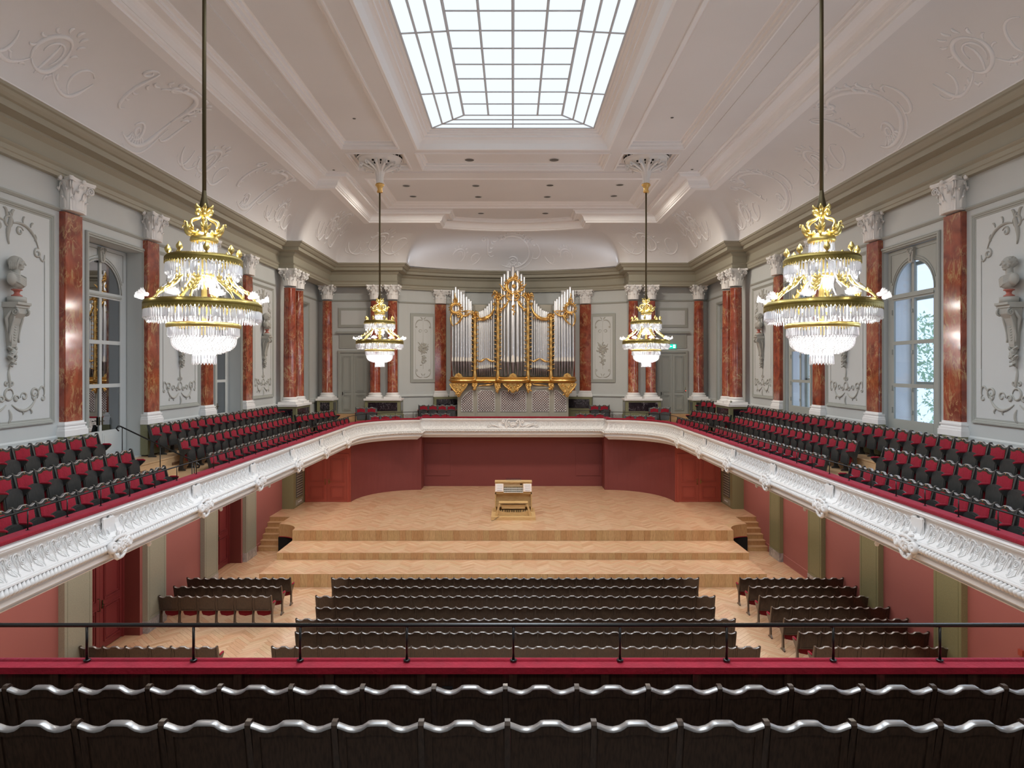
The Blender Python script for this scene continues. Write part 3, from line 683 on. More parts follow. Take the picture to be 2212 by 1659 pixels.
# side doors of the upper back wall
for s, nn in ((-1, 9), (1, 10)):
    xc = s*8.62; d = thing(f'door_{nn}', kind='structure')
    for a, b in ((xc-.72, xc-.004), (xc+.004, xc+.72)):
        mb = MB(); panel_door(mb, a, b, 5.1, 8.35, lambda u, z, q: (u, 35.6-q, z), [(a+.12, b-.12, 6.25, 8.2), (a+.12, b-.12, 5.25, 6.1)]); mb.build('door_leaf', 'trim', d)
    mb = MB()
    for x_ in (xc-.84, xc+.72): mb.box(x_, x_+.12, 35.52, 35.6, 5.1, 8.5)
    mb.box(xc-.72, xc+.72, 35.52, 35.6, 8.38, 8.5); mb.build('door_frame', 'trim', d)
    mb = MB(); lever(mb, (xc-s*.0-.6, 35.57, 6.15), 'y', 1); mb.build('door_handle', 'black', d)
    # overdoor panels
    mb = MB(); mb.box(xc-.78, xc+.78, 35.56, 35.6, 8.62, 9.35); mb.box(xc-.68, xc+.68, 35.55, 35.6, 8.72, 9.25); mb.box(xc-.95, xc+.95, 35.46, 35.6, 9.42, 9.47); mb.box(xc-.92, xc+.92, 35.5, 35.6, 9.47, 9.53)
    mb.build('overdoor_panel', 'trim', wub)
    for (a, b, c, e, h, m_) in ((xc-.82, xc+.82, 9.75, 10.8, .05, 'trim'), (xc-.68, xc+.68, 9.89, 10.66, .055, 'panel')):
        MB().box(a, b, 35.6-h, 35.6, c, e).build('wall_panel', m_, wub)
# landing floor by the doors
# ---- trophy panels on the apse
for s in (-1, 1):
    def ag(u, v, h=.0, R=13.1):
        th = s*(math.asin(5.05/13.1))+u/13.1; return ((R-h)*math.sin(th), ARC_C+(R-h)*math.cos(th), v)
    mb = MB()
    for (ua, ub, za, zb, h, mi) in ((-.72, .72, 6.75, 10.6, .04, 0), (-.56, .56, 6.92, 10.43, .055, 1)):
        n = 6
        for i in range(n):
            u0 = ua+(ub-ua)*i/n; u1 = ua+(ub-ua)*(i+1)/n; mb.quad(ag(u0, za, h), ag(u1, za, h), ag(u1, zb, h), ag(u0, zb, h), mi)
        for u in (ua, ub): mb.quad(ag(u, za, 0), ag(u, za, h), ag(u, zb, h), ag(u, zb, 0), mi)
        mb.quad(ag(ua, zb, 0), ag(ub, zb, 0), ag(ub, zb, h), ag(ua, zb, h), mi)
    mb.build('trophy_panel', ['trim', 'panel'], wub)
    mb = MB()
    half = [(bez((.05, 10.2), (.2, 10.3), (.42, 10.2), (.44, 9.9), 10), 1.3), (spiral(.4, 9.85, .06, .02, 0, -1.2, 10), 1), ([(.45, 9.7), (.45, 7.5)], .7), (bez((.44, 7.45), (.46, 7.1), (.2, 7.0), (.03, 7.05), 10), 1.2),
            (spiral(.38, 7.42, .07, .02, 0, 1.1, 10), .9), (spiral(.16, 9.62, .1, .06, PI, -1, 10), .8), (leaf2(.05, 10.25, .8, .16), 1.3), (leaf2(.06, 7.1, 1.1, .14), 1)]
    st = half+flip(half)+[([(0, 10.2), (0, 8.9)], .7), ([(0, 8.1), (0, 7.5)], .8)]
    # trophy: drum, horns, scrolls
    for i in range(34):
        a = random.uniform(0, 2*PI); r0 = random.uniform(0, .16); st.append((leaf2(r0*math.cos(a), 8.62+1.4*r0*math.sin(a), a, random.uniform(.12, .24)), 1.5))
    for i in range(14):
        st.append((leaf2(random.uniform(-.08, .08), random.uniform(7.75, 8.3), random.uniform(0, 2*PI), .14), 1.2))
    st += [(spiral(-.02, 8.6, .17, .17, 0, 1, 14), 1.8), (spiral(-.02, 8.6, .09, .09, 0, 1, 10), 2.4), (bez((-.3, 9.0), (-.1, 8.8), (.1, 8.5), (.3, 8.9), 8), 2.2), (spiral(0, 7.9, .1, .06, 0, 1, 10), 1.6)]
    strokes(mb, st, lambda u, v: ag(u, v, .06), .022, 5); mb.build('trophy_relief', 'stucco', wub)

# ---- entablature
ent = [(-10.36, -4), (-10.36, 29.05), (-9.7, 29.05), (-9.7, 34.9), (-6.15, 34.9)]+apse(12.97, 6.15)+[(6.15, 34.9), (9.7, 34.9), (9.7, 29.05), (10.36, 29.05), (10.36, -4)]
eprof = [(-.6, 11.9), (0, 11.9), (0, 11.98), (.02, 12.0), (.02, 12.1), (.06, 12.14), (.08, 12.17), (0, 12.18), (0, 12.5), (.03, 12.53), (.08, 12.58), (.1, 12.6), (.1, 12.66), (.3, 12.7), (.34, 12.7), (.34, 12.84), (.4, 12.86), (.46, 12.92), (.5, 12.98), (.55, 13.0), (.55, 13.06), (-.3, 13.08)]
mb = MB(); mb.sweep(ent, eprof); struct('entablature_trim', mb, 'olive')
bpy.data.objects['entablature_trim'].name = 'trim_1'
# white fillet above cornice
mb = MB(); mb.sweep(ent, [(.1, 13.06), (.57, 13.06), (.57, 13.085), (.1, 13.1)]); struct('trim_2', mb, 'ceilorn')

# ---- ceiling: cove, soffits, coffers, laylight
def seg(a, b, n): return [(a[0]+(b[0]-a[0])*i/n, a[1]+(b[1]-a[1])*i/n) for i in range(n)]
def halfpath(pts, ns, arc):
    o = []
    for i in range(len(pts)-1): o += seg(pts[i], pts[i+1], ns[i])
    return o+arc
NS = [30, 3, 10, 6, 3]; NA = 14
def arc3(x0, y0, ym, n=NA):   # from (-x0,y0) to (0,ym)
    sag = ym-y0; R = (x0*x0+sag*sag)/(2*sag); cy_ = ym-R; a = math.asin(x0/R); return [(R*math.sin(-a+a*i/n), cy_+R*math.cos(-a+a*i/n)) for i in range(n+1)]
Cp = halfpath([(-9.80, -4), (-9.80, 28.5), (-9.14, 28.5), (-9.14, 34.34), (-5.6, 34.34), (-5.6, 35.5)], NS, arc3(5.6, 35.55, 37.18))
Sp = halfpath([(-7.91, -4), (-7.91, 25.7), (-7.14, 25.7), (-7.14, 31.65), (-3.75, 31.65), (-3.75, 32.75)], NS, arc3(3.75, 32.8, 33.6))
NC = 12; ZC0, ZC1 = 13.07, 14.5
mb = MB()
for sg in (1, -1):
    vs = []; 
    for c, q in zip(Cp, Sp):
        for j in range(NC+1):
            th = PI/2*j/NC; h = 1-math.cos(th); vs.append((sg*(c[0]+(q[0]-c[0])*h), c[1]+(q[1]-c[1])*h, ZC0+(ZC1-ZC0)*math.sin(th)))
    K = NC+1; mb.add(vs, [(i*K+j, (i+1)*K+j, (i+1)*K+j+1, i*K+j+1) for i in range(len(Cp)-1) for j in range(NC)], 0, True)
ceil = struct('ceiling', mb, 'ceil')
Sfull = [(-7.91, -4), (-7.91, 25.7), (-7.14, 25.7), (-7.14, 31.65), (-3.75, 31.65)]+arc3(3.75, 32.8, 33.6)
Sfull = Sfull+mirror(Sfull)[1:]
MB().sweep(Sfull, [(-.05, 14.5), (.27, 14.49), (.28, 14.54), (.33, 14.56), (.35, 14.61), (.37, 14.60), (.385, 14.66), (.42, 14.74), (.48, 14.80), (.56, 14.83), (.68, 14.83), (.72, 14.79), (.8, 14.79), (.815, 14.84), (.84, 14.84), (.85, 14.9), (.93, 14.915), (.945, 14.96), (1.02, 14.99)]).build('ceiling_cornice', 'ceilorn', ceil)
ZM = 14.95
def cells(xs, ys, holes, z, mb):
    xs = sorted({*xs, *[h[0] for h in holes], *[h[1] for h in holes]}); ys = sorted({*ys, *[h[2] for h in holes], *[h[3] for h in holes]})
    for a, b in zip(xs, xs[1:]):
        for c, d in zip(ys, ys[1:]):
            if any(h[0] < (a+b)/2 < h[1] and h[2] < (c+d)/2 < h[3] for h in holes): continue
            mb.quad((a, c, z), (b, c, z), (b, d, z), (a, d, z))
SKY = (-3.31, 3.31, .8, 22.36)
cof = [(-5.83, -3.83, .8, 22.24), (3.83, 5.83, .8, 22.24), (-5.8, -3.75, 22.65, 24.6), (3.75, 5.8, 22.65, 24.6), (-3.4, 3.4, 22.65, 24.6), (-5.82, 5.82, 25.7, 30.45)]
mb = MB(); cells([-7.9, 7.9], [-4, 33.6], cof+[SKY], ZM, mb); mb.build('ceiling_field', 'ceil', ceil)
def rect(a, b, c, d): return [(a, c), (a, d), (b, d), (b, c)]      # interior on the right
for i, (a, b, c, d) in enumerate(cof):
    pr = [(0, ZM), (.01, ZM-.035), (.05, ZM-.035), (.065, ZM+.01), (.1, ZM+.02), (.115, ZM+.1), (.17, ZM+.12), (.185, ZM+.19), (.24, ZM+.2), (.26, ZM+.18)]
    if i == 5: pr = [(0, ZM), (.03, ZM-.03), (.08, ZM-.03), (.12, ZM+.03), (.3, ZM+.06), (.33, ZM+.1), (.45, ZM+.14), (.5, ZM+.17), (.56, ZM+.18)]
    p = MB().sweep(rect(a, b, c, d), pr, closed=True).build('coffer_moulding', 'ceilorn', ceil)
    q = pr[-1][0]; MB().quad((a+q, c+q, ZM+.18), (b-q, c+q, ZM+.18), (b-q, d-q, ZM+.18), (a+q, d-q, ZM+.18)).build('coffer_panel', 'ceil', p)
# raised flat bands beside the coffers
for s in (-1, 1): MB().box(*sorted((s*6.2, s*6.6)), -4, 25.0, ZM-.025, ZM).build('flat_band', 'ceil', ceil)
MB().box(-5.6, 5.6, 24.85, 25.35, ZM-.025, ZM).build('flat_band', 'ceil', ceil)
pr = [(0, ZM), (.01, ZM-.02), (.08, ZM-.02), (.11, ZM+.03), (.13, ZM+.07), (.17, ZM+.16), (.25, ZM+.26), (.32, ZM+.31), (.36, ZM+.31), (.37, ZM+.36), (.45, ZM+.38), (.46, ZM+.43), (.54, ZM+.44), (.55, ZM+.48), (.63, ZM+.5)]
MB().sweep(rect(*SKY), pr, closed=True).build('laylight_cornice', 'ceilorn', ceil)
# laylight panes and bars: a window in the ceiling
lay = thing('window_5', kind='structure')
GX, GI = 2.68, 1.55; GY1, GI1 = 21.73, 20.75; GY0, GI0 = 1.43, 2.4; ZG, ZGI = 15.46, 15.52
def zg(x, y):   # glass height: flat centre, slightly sloped margins
    e = min(GX-abs(x), GY1-y, y-GY0); return ZG+(ZGI-ZG)*max(0, min(1, e/(GX-GI)))
def pane(pl): MB().add([(x, y, zg(x, y)+.02) for x, y in pl], [tuple(range(len(pl)))]).build('pane', 'laylight', lay)
def bar(a, b, r=.022):
    pa = Vector((*a, zg(*a))); pb = Vector((*b, zg(*b))); MB().tube([pa, pb], r*1.3, 4, smooth=False).build('glazing_bar', 'steelbar', lay)
rows = [GI1-.862*i for i in range(22)]; rows = [r_ for r_ in rows if r_ > GI0-.01]
rows[-1] = GI0
xs = [-GI, -GI/2, 0, GI/2, GI]
for i in range(4):
    for j in range(len(rows)-1): pane([(xs[i], rows[j+1]), (xs[i+1], rows[j+1]), (xs[i+1], rows[j]), (xs[i], rows[j])])
for x in xs: bar((x, GI0), (x, GI1), .028 if abs(x) in (0, GI) else .024)
for y in rows: bar((-GI, y), (GI, y), .018)
mid = [GI+(GX-GI)*i/3 for i in range(4)]; cross = [19.05, 15.6, 12.15, 8.7, 5.25]
def hipy(x): return GI1+(x-GI)/(GX-GI)*(GY1-GI1)
def hipy0(x): return GI0-(x-GI)/(GX-GI)*(GI0-GY0)
for s in (-1, 1):
    for i in range(3):
        xa, xb = mid[i], mid[i+1]; ys = [None]+cross+[None]
        for j in range(6):
            t0 = (hipy(xa), hipy(xb)) if j == 0 else (cross[j-1],)*2; t1 = (hipy0(xa), hipy0(xb)) if j == 5 else (cross[j],)*2
            pane([(s*xa, t0[0]), (s*xb, t0[1]), (s*xb, t1[1]), (s*xa, t1[0])])
    for x in mid[1:]: bar((s*x, hipy0(x)), (s*x, hipy(x)), .024)
    for y in cross: bar((s*GI, y), (s*GX, y), .02)
    bar((s*GI, GI1), (s*GX, GY1)); bar((s*GI, GI0), (s*GX, GY0))
    for i in range(3):
        ya, yb = hipy(mid[i]), hipy(mid[i+1]); pane([(0, ya), (s*mid[i], ya), (s*mid[i+1], yb), (0, yb)])
        ya, yb = hipy0(mid[i]), hipy0(mid[i+1]); pane([(0, ya), (s*mid[i], ya), (s*mid[i+1], yb), (0, yb)])
for i in range(1, 4):
    y = hipy(mid[i]); bar((-mid[i], y), (mid[i], y), .018)
bar((0, GI1), (0, GY1))
# ---- stucco scrolls on the cove
def cove_pt(sg, Cx, Cy, Sx, Sy, t, h=.0):
    th = t*PI/2; k_ = 1-math.cos(th); return (sg*(Cx+(Sx-Cx)*k_), Cy+(Sy-Cy)*k_, ZC0+(ZC1-ZC0)*math.sin(th)-h)
def big_cart():
    st = [(spiral(0, .98, .95, .8, -2.2, .36, 22), 2.2), (spiral(0, .98, .8, .95, .05, .4, 22), 2.2), (spiral(0, .98, 1.12, 1.0, -2.0, .3, 18), 1), (spiral(0, .98, 1.0, 1.15, .3, .32, 18), 1),
          (spiral(-.6, 1.75, .22, .05, 2.5, -1.1, 14), 1.6), (spiral(.75, 1.55, .2, .05, .5, 1.1, 14), 1.6), (bez((-.95, .7), (-1.4, .4), (-1.2, 1.5), (-1.5, 1.75), 12), 1.6), (spiral(-1.62, 1.62, .16, .04, 1.2, 1.1, 12), 1.2),
          (bez((.9, .6), (1.3, .3), (1.5, 1.0), (1.25, 1.35), 12), 1.4), (spiral(0, .42, .2, .24, -2.6, .85, 14), 1.4), (spiral(0, .42, .1, .1, 0, 1, 10), 1.2)]
    for i in range(7): st.append((leaf2(-.18+.06*i, .34, -1.57+(i-3)*.28, .26), 1.2))
    for i in range(16):
        a = .2+i*.2; st.append((leaf2(1.05*math.cos(a), .98+1.05*math.sin(a), a+random.uniform(-.3, .5), random.uniform(.12, .24)), 1.1))
    return st
def small_cart():
    st = [(spiral(0, .8, .42, .36, -2.4, .5, 18), 1.7), (spiral(0, .8, .36, .44, .7, .5, 18), 1.7), (spiral(0, .8, .27, .2, -1.0, .7, 14), .9), (bez((-.35, .5), (-.9, .0), (-1.3, .3), (-1.5, .75), 14), 1.5), (bez((.35, .5), (.9, .0), (1.3, .3), (1.5, .75), 14), 1.5),
          (spiral(-1.2, .62, .36, .3, -2.8, .55, 14), 1.1), (spiral(1.2, .62, .3, .36, .9, .55, 14), 1.1), (bez((-.1, .3), (.0, .5), (.15, .8), (-.02, 1.05), 8), 1)]
    for i in range(9):
        a = -.2+i*.42; st.append((leaf2(.45*math.cos(a), .8+.5*math.sin(a), a+.3, .15), 1))
    for i in range(8): st.append((leaf2(random.uniform(-1.4, 1.4), random.uniform(.15, .45), random.uniform(0, 3), .15), .9))
    return st
for sg in (-1, 1):
    for yc, fn in ((9.9, big_cart), (13.4, small_cart), (16.9, big_cart), (20.3, small_cart), (23.7, big_cart), (27.0, small_cart)):
        mb = MB(); q = fn() if sg < 0 else [([(-x, y) for x, y in c_[0]], c_[1]) for c_ in fn()]
        q = [([(x*.92*(1 if sg < 0 else 1), y*(.92 if yc > 26 else 1)) for x, y in c_[0]], c_[1]) for c_ in q]
        strokes(mb, q, lambda u, v: cove_pt(-sg, -9.8, yc+u+.0, -7.91, yc+u*(1 if yc < 26 else .6)-(0 if yc < 26 else 1.6)*1, min(.97, .06+v/2.2), .012), .031, 5)
        mb.build('cove_relief', 'ceilorn', ceil)
    for yc, y2 in ((30.6, 28.6), ):
        mb = MB(); strokes(mb, small_cart(), lambda u, v: cove_pt(-sg, -9.14, yc+1+u, -7.14, y2+u, min(.97, .06+v/1.7), .012), .031, 5)
        strokes(mb, [([(p[0]*.8+.0, p[1]*.8+.5) for p in c_[0]], c_[1]) for c_ in small_cart()], lambda u, v: cove_pt(-sg, -9.14, yc+2+u, -7.14, y2+.8+u, min(.97, .1+v/1.7), .012), .02, 5)
        mb.build('cove_relief', 'ceilorn', ceil)
    mb = MB(); strokes(mb, [c_ for c_ in small_cart()], lambda u, v: cove_pt(1, sg*7.4+u, 34.34, sg*5.4+u, 31.65, min(.97, .06+v/1.9), .012), .028, 5)
    mb.build('cove_relief', 'ceilorn', ceil)
def apse_cove(u, v):
    th = u/13.0; t = min(.97, .05+v/2.3); a = t*PI/2; k_ = 1-math.cos(a)
    c = (12.4*math.sin(th), ARC_C+12.4*math.cos(th)); q = (c[0]*.67, 33.55-abs(c[0]*.67)**2*.055)
    return (c[0]+(q[0]-c[0])*k_, c[1]+(q[1]-c[1])*k_, ZC0+(ZC1-ZC0)*math.sin(a)-.015)
mb = MB(); st = [([(x*1.25, y) for x, y in c_[0]], c_[1]) for c_ in big_cart()]
for dx, sc_ in ((-3.3, .9), (3.3, .9)): st += [([(dx+x*sc_, y*.85) for x, y in c_[0]], c_[1]) for c_ in small_cart()]
strokes(mb, st, apse_cove, .031, 5); mb.build('cove_relief', 'ceilorn', ceil)
# ceiling loudspeaker grilles and small lamps
me = MB().lathe([(0, -.006), (.13, -.006), (.145, -.003), (.145, .01), (0, .01)], 24).mesh('ceiling_speaker', 'grille')
mr = MB().lathe([(.14, -.012), (.165, -.012), (.165, .0), (.14, .0), (.14, -.012)], 24).mesh('rim', 'ceil')
def on_ceil(px, py, z): Y = (z-7.5)*1420/(797-py); return ((px-1108)/1420*Y, Y, z-.004)
spots = [(1014, 345, 15.13, 1.15), (1197, 345, 15.13, 1.15)]+[(x, y, 15.13, 1) for x, y in ((877.5, 401), (1028, 401), (1188, 400), (1339, 399), (892, 424), (1033, 425), (1182, 425), (1326, 423))]+[(1039, 460.5, 14.95, 1), (1178, 460.5, 14.95, 1)]
where = ['left one over the front of the skylight end', 'right one over the front of the skylight end']
names = ['far left in the front row of four', 'inner left in the front row of four', 'inner right in the front row of four', 'far right in the front row of four', 'far left in the rear row of four', 'inner left in the rear row of four', 'inner right in the rear row of four', 'far right in the rear row of four', 'left one nearest the organ', 'right one nearest the organ']
lab = ['left grille in the coffer right behind the skylight', 'right grille in the coffer right behind the skylight']+names
for (px, py, z, k_), nm in zip(spots, lab):
    t = thing('ceiling_speaker', on_ceil(px, py, z), 0, f'round grey ceiling grille, {nm}', 'ceiling grille', 'round grilles in the white ceiling'); t.scale = (k_*1.05, k_*1.05, 1)
    obj('grille', me, t); obj('rim', mr, t)
md = MB().lathe([(0, -.01), (.04, -.01), (.05, 0), (0, .005)], 12).mesh('downlight', 'grille')
for (px, py, z, nm) in ((765, 256, 15.13, 'left of the skylight in the long coffer'), (1452, 254, 15.13, 'right of the skylight in the long coffer'), (1073, 331, 15.13, 'left of centre just behind the skylight'), (1140, 331, 15.13, 'right of centre just behind the skylight'), (721, 367, 14.95, 'left of the left ceiling rosette'), (1495, 366, 14.95, 'right of the right ceiling rosette')):
    obj('ceiling_sprinkler', md, None, on_ceil(px, py, z), label=f'tiny grey ceiling sprinkler {nm}', cat='sprinkler', group='tiny sprinklers in the ceiling')
# unseen shell added to block sky light leaking in, open at the right windows
mb = MB(); mb.quad((-11.6, -4, 16.4), (11.6, -4, 16.4), (11.6, 39, 16.4), (-11.6, 39, 16.4)); mb.quad((-11.6, 39, 0), (11.6, 39, 0), (11.6, 39, 16.4), (-11.6, 39, 16.4)); mb.quad((-11.6, -4, 0), (-11.6, 39, 0), (-11.6, 39, 16.4), (-11.6, -4, 16.4))
rect_wall(mb, 11.3, -4, 39, 0, 16.4, [(a, b, 5.6, 10.8) for a, b in OPEN_Y]); struct('wall_light_block', mb, 'panel')
# rear wall behind the camera
struct('wall_front', MB().quad((-11.3, -4, 0), (11.3, -4, 0), (11.3, -4, 16.4), (-11.3, -4, 16.4)), 'wall')
# ================================================================ BALCONY
EXc, EYc = -4.84, 30.6
par = [(-7.52, 5.8), (-7.52, 30.6)]+arcp(EXc, EYc, 2.68, 3.17, PI, PI/2, 18)[1:]+[(-4.84, 34.84)]
par_full = par+mirror(par)
def dens(path, d=1.0):
    o = [path[0]]
    for a, b in zip(path, path[1:]):
        n = max(1, int(math.hypot(b[0]-a[0], b[1]-a[1])/d)); o += seg(a, b, n)[1:]+[b]
    return o
pprof = [(-.3, 4.93), (.0, 4.93), (.0, 4.87), (.04, 4.865), (.05, 4.84), (.035, 4.82), (.035, 4.80), (.0, 4.785), (-.02, 4.77), (-.035, 4.75), (-.035, 4.72),
         (-.045, 4.66), (-.035, 4.58), (.0, 4.49), (.06, 4.42), (.12, 4.385), (.145, 4.37), (.15, 4.35), (.18, 4.345), (.185, 4.32), (.16, 4.30), (.14, 4.24), (.15, 4.19), (.1, 4.15), (.1, 4.12), (.13, 4.11), (.13, 4.04), (.08, 4.02), (.07, 4.0), (-.02, 3.96), (-.03, 3.93), (-.06, 3.92), (-.07, 3.88), (-.1, 3.87), (-.35, 3.87)]
bal = MB().sweep(par_full, pprof, m=0).build('balcony', 'white'); bal['kind'] = 'structure'; bal.name = 'wall_balcony'
# soffit, slab, inner side of parapet
mb = MB(); inner = [(-.3, 4.93), (-.3, 3.95)]; mb.sweep(par_full, inner)
mb.build('parapet_lining', 'darkwood', bal)
mb = MB()
def strip(mb, pa, pb, z, m=0): 
    vs = [(x, y, z) for x, y in pa]+[(x, y, z) for x, y in pb]; n = len(pa); mb.add(vs, [(i, i+1, n+i+1, n+i) for i in range(n-1)], m)
# soffit between parapet foot and the walls, and floor levels
outer = [(-10.5, 5.8), (-10.5, 30.6)]+[(-10.5+(10.5-4.84)*i/18, 30.6+min(1, i/9)*7.0) for i in range(1, 19)]+[(-4.84, 37.6)]
strip(mb, par, outer, 3.93)
strip(mb, mirror(par), mirror(outer), 3.93); mb.quad((-4.84, 34.84, 3.93), (4.84, 34.84, 3.93), (4.84, 38, 3.93), (-4.84, 38, 3.93))
mb.build('balcony_soffit', 'white', bal)
ins = [(-7.8, 5.8), (-7.8, 30.6)]+arcp(EXc, EYc, 2.96, 3.45, PI, PI/2, 18)[1:]+[(-4.84, 35.1)]
mb = MB(); strip(mb, ins, outer, ZF); strip(mb, mirror(ins), mirror(outer), ZF); mb.quad((-4.84, 35.0, ZF), (4.84, 35.0, ZF), (4.84, 38.2, ZF), (-4.84, 38.2, ZF))
bf = mb.build('floor_balcony', 'oak'); bf['kind'] = 'structure'
# tiers (0.42 m) with wooden risers
for s, side in ((-1, 'left'), (1, 'right')):
    for x0, z1, nm in ((8.78, 4.6, 'tier'), (9.6, ZC, 'tier')):
        MB().box(*sorted((s*x0, s*10.5)), -1, 35.6, ZF if z1 < 5 else 4.6, z1).build(nm, 'oak', bf)
        MB().box(*sorted((s*(x0-.015), s*(x0+.05))), -1, 35.6, z1-.03, z1+.004).build('nosing', 'oak', bf)
        for i in range(20): MB().box(*sorted((s*(x0-.004), s*x0)), 1+i*1.75, 1.45+i*1.75, z1-.25, z1-.17).build('vent_slot', 'subfloor', bf)
    # half steps in the aisles
    ya, yb = ((16.35, 18.3) if s < 0 else (16.9, 17.9))
    for x0, z1 in ((8.5, 4.39), (9.32, 4.81)):
        MB().box(*sorted((s*x0, s*(x0+.3))), ya, yb, z1-.22, z1).build('aisle_step', 'oak', bf)
    MB().box(*sorted((s*7.7, s*9.7)), 34.95, 35.6, ZF, 4.9).build('landing_step', 'oak', bf)
    MB().box(*sorted((s*7.7, s*9.7)), 35.15, 35.6, 4.9, 5.08).build('landing_step', 'oak', bf)
for s in (-1, 1):
    MB().box(*sorted((s*3.2, s*6.3)), 36.0, 37.9, ZF, 4.6).build('rear_tier', 'oak', bf)
MB().box(-10.5, 10.5, 4.95, 5.6, 3.95, 4.144).build('front_floor', 'darkwood', bf); MB().box(-10.5, 10.5, 4.1, 4.97, 3.95, 4.342).build('front_tier', 'darkwood', bf); MB().box(-10.5, 10.5, -4, 4.12, 3.95, 4.542).build('front_tier', 'darkwood', bf)
# balcony front wooden panelling seen from above
mb = MB(); mb.box(-7.5, 7.5, 5.64, 5.67, 3.9, 4.90); mb.build('panelling', 'darkwood', bal)
for i in range(17):
    x = -6.27+i*.784*1.0; MB().box(x-.035, x+.035, 5.61, 5.64, 3.9, 4.90).build('panel_stile', 'darkwood', bal)
t = thing('socket_box', (-.56, 5.61, 4.74), 0, 'small black socket box on the dark panelling below the red ledge', 'socket')
MB().box(-.045, .045, -.03, .02, -.045, .045).build('housing', 'black', t); MB().T
mb = MB(); mb.T = Matrix.Rotation(PI/2, 4, 'X'); mb.lathe([(.0, .031), (.03, .031), (.03, .036), (.02, .036), (.02, .032)], 16); mb.build('ring', 'bronze', t)
# velvet ledge
t = MB().sweep(dens(par_full, 4), [(-.22, 4.90), (.03, 4.90), (.045, 4.925), (.045, 4.955), (.03, 4.97), (-.2, 4.97), (-.235, 4.955), (-.235, 4.905)], smooth=False).build('velvet_ledge', 'velvet')
tag(t, 'crimson velvet cushion running along the top of the white balcony parapet', 'cushion')
t = thing('velvet_parapet_cushion', (0, 0, 0), 0, 'wide crimson velvet ledge in the foreground under the black rail', 'ledge')
MB().box(-7.6, 7.6, 5.60, 5.725, 4.90, 4.955).build('ledge_board', 'velvet', t)
mb = MB(); mb.tube([(-7.6, 5.745, 4.945), (7.6, 5.745, 4.945)], .03, 10); mb.build('bolster', 'velvet', t)
# rope moulding and repeated scroll motifs on the parapet front
def walk(path, step, start=0, end=0, closed=False):
    L = [0]
    for a, b in zip(path, path[1:]): L.append(L[-1]+math.hypot(b[0]-a[0], b[1]-a[1]))
    tot = L[-1]-start-end; n = max(1, round(tot/step)); out = []; k_ = 0
    for i in range(n):
        d = start+tot*(i+.5)/n
        while k_ < len(L)-2 and L[k_+1] < d: k_ += 1
        a, b = path[k_], path[k_+1]; t_ = (d-L[k_])/(L[k_+1]-L[k_]); dx, dy = b[0]-a[0], b[1]-a[1]; q = math.hypot(dx, dy)
        out.append((a[0]+dx*t_, a[1]+dy*t_, dx/q, dy/q))
    return out
def off(path, d):
    m_ = MB().sweep(path, [(d, 0), (d, 1)]); return [(v[0], v[1]) for v in m_.v[::2]]
mb = MB()
for (x, y, dx, dy) in walk(off(par_full, .165), .085):
    if y < 8: continue
    a = (x-dx*.03, y-dy*.03, 4.18); b = (x+dx*.045, y+dy*.045, 4.30); nx, ny = dy, -dx
    mb.tube([a, ((a[0]+b[0])/2+nx*.035, (a[1]+b[1])/2+ny*.035, 4.24), b], [.022, .042, .022], 6)
mb.build('rope_moulding', 'white', bal, kind='stuff')
# motif in local frame: x along parapet, y outward, z up (origin at parapet path)
mz = [(-.045, 4.66), (-.035, 4.58), (.0, 4.49), (.06, 4.42), (.12, 4.385)]
def surf(z):
    pr = [(-.035, 4.74), (-.045, 4.66), (-.035, 4.58), (.0, 4.49), (.06, 4.42), (.12, 4.385), (.14, 4.36)]
    for (a, za), (b, zb_) in zip(pr, pr[1:]):
        if za >= z >= zb_: t_ = (za-z)/(za-zb_); return a+(b-a)*t_
    return pr[0][0] if z > 4.74 else pr[-1][0]
fm = lambda u, v: (u, surf(v)+.01, v)
st = [([(-.055, 4.42), (-.055, 4.6)]+[(.055*math.cos(PI-PI*i/8), 4.63+.06*math.sin(PI*i/8)) for i in range(9)]+[(.055, 4.6), (.055, 4.5)], 1.5),
      ([(-.03, 4.45), (-.03, 4.6), (0, 4.65), (.03, 4.6), (.03, 4.45)], .9), (spiral(.13, 4.56, .045, .01, 0, 1.6, 14), 1.0), (spiral(.13, 4.56, .06, .06, 0, 1, 12), .8),
      (bez((.055, 4.5), (.06, 4.44), (.1, 4.4), (.12, 4.39), 5), 1.2), (bez((-.055, 4.44), (-.07, 4.4), (-.1, 4.39), (-.12, 4.38), 5), 1.2), ([(.13, 4.49), (.13, 4.4)], 1.4), ([(.1, 4.47), (.085, 4.4)], 1), ([(.16, 4.47), (.175, 4.4)], 1),
      ([(0, 4.62), (0, 4.7)], 1.7), ([(.13, 4.63), (.13, 4.72)], 1.2), (leaf2(.1, 4.64, 2.2, .06), 1), (leaf2(.16, 4.64, .9, .06), 1), (leaf2(0, 4.6, -1.57, .12, .2), 1.4)]
mb = MB(); strokes(mb, st, fm, .0105, 4); motif = mb.mesh('scroll_motif', 'white')
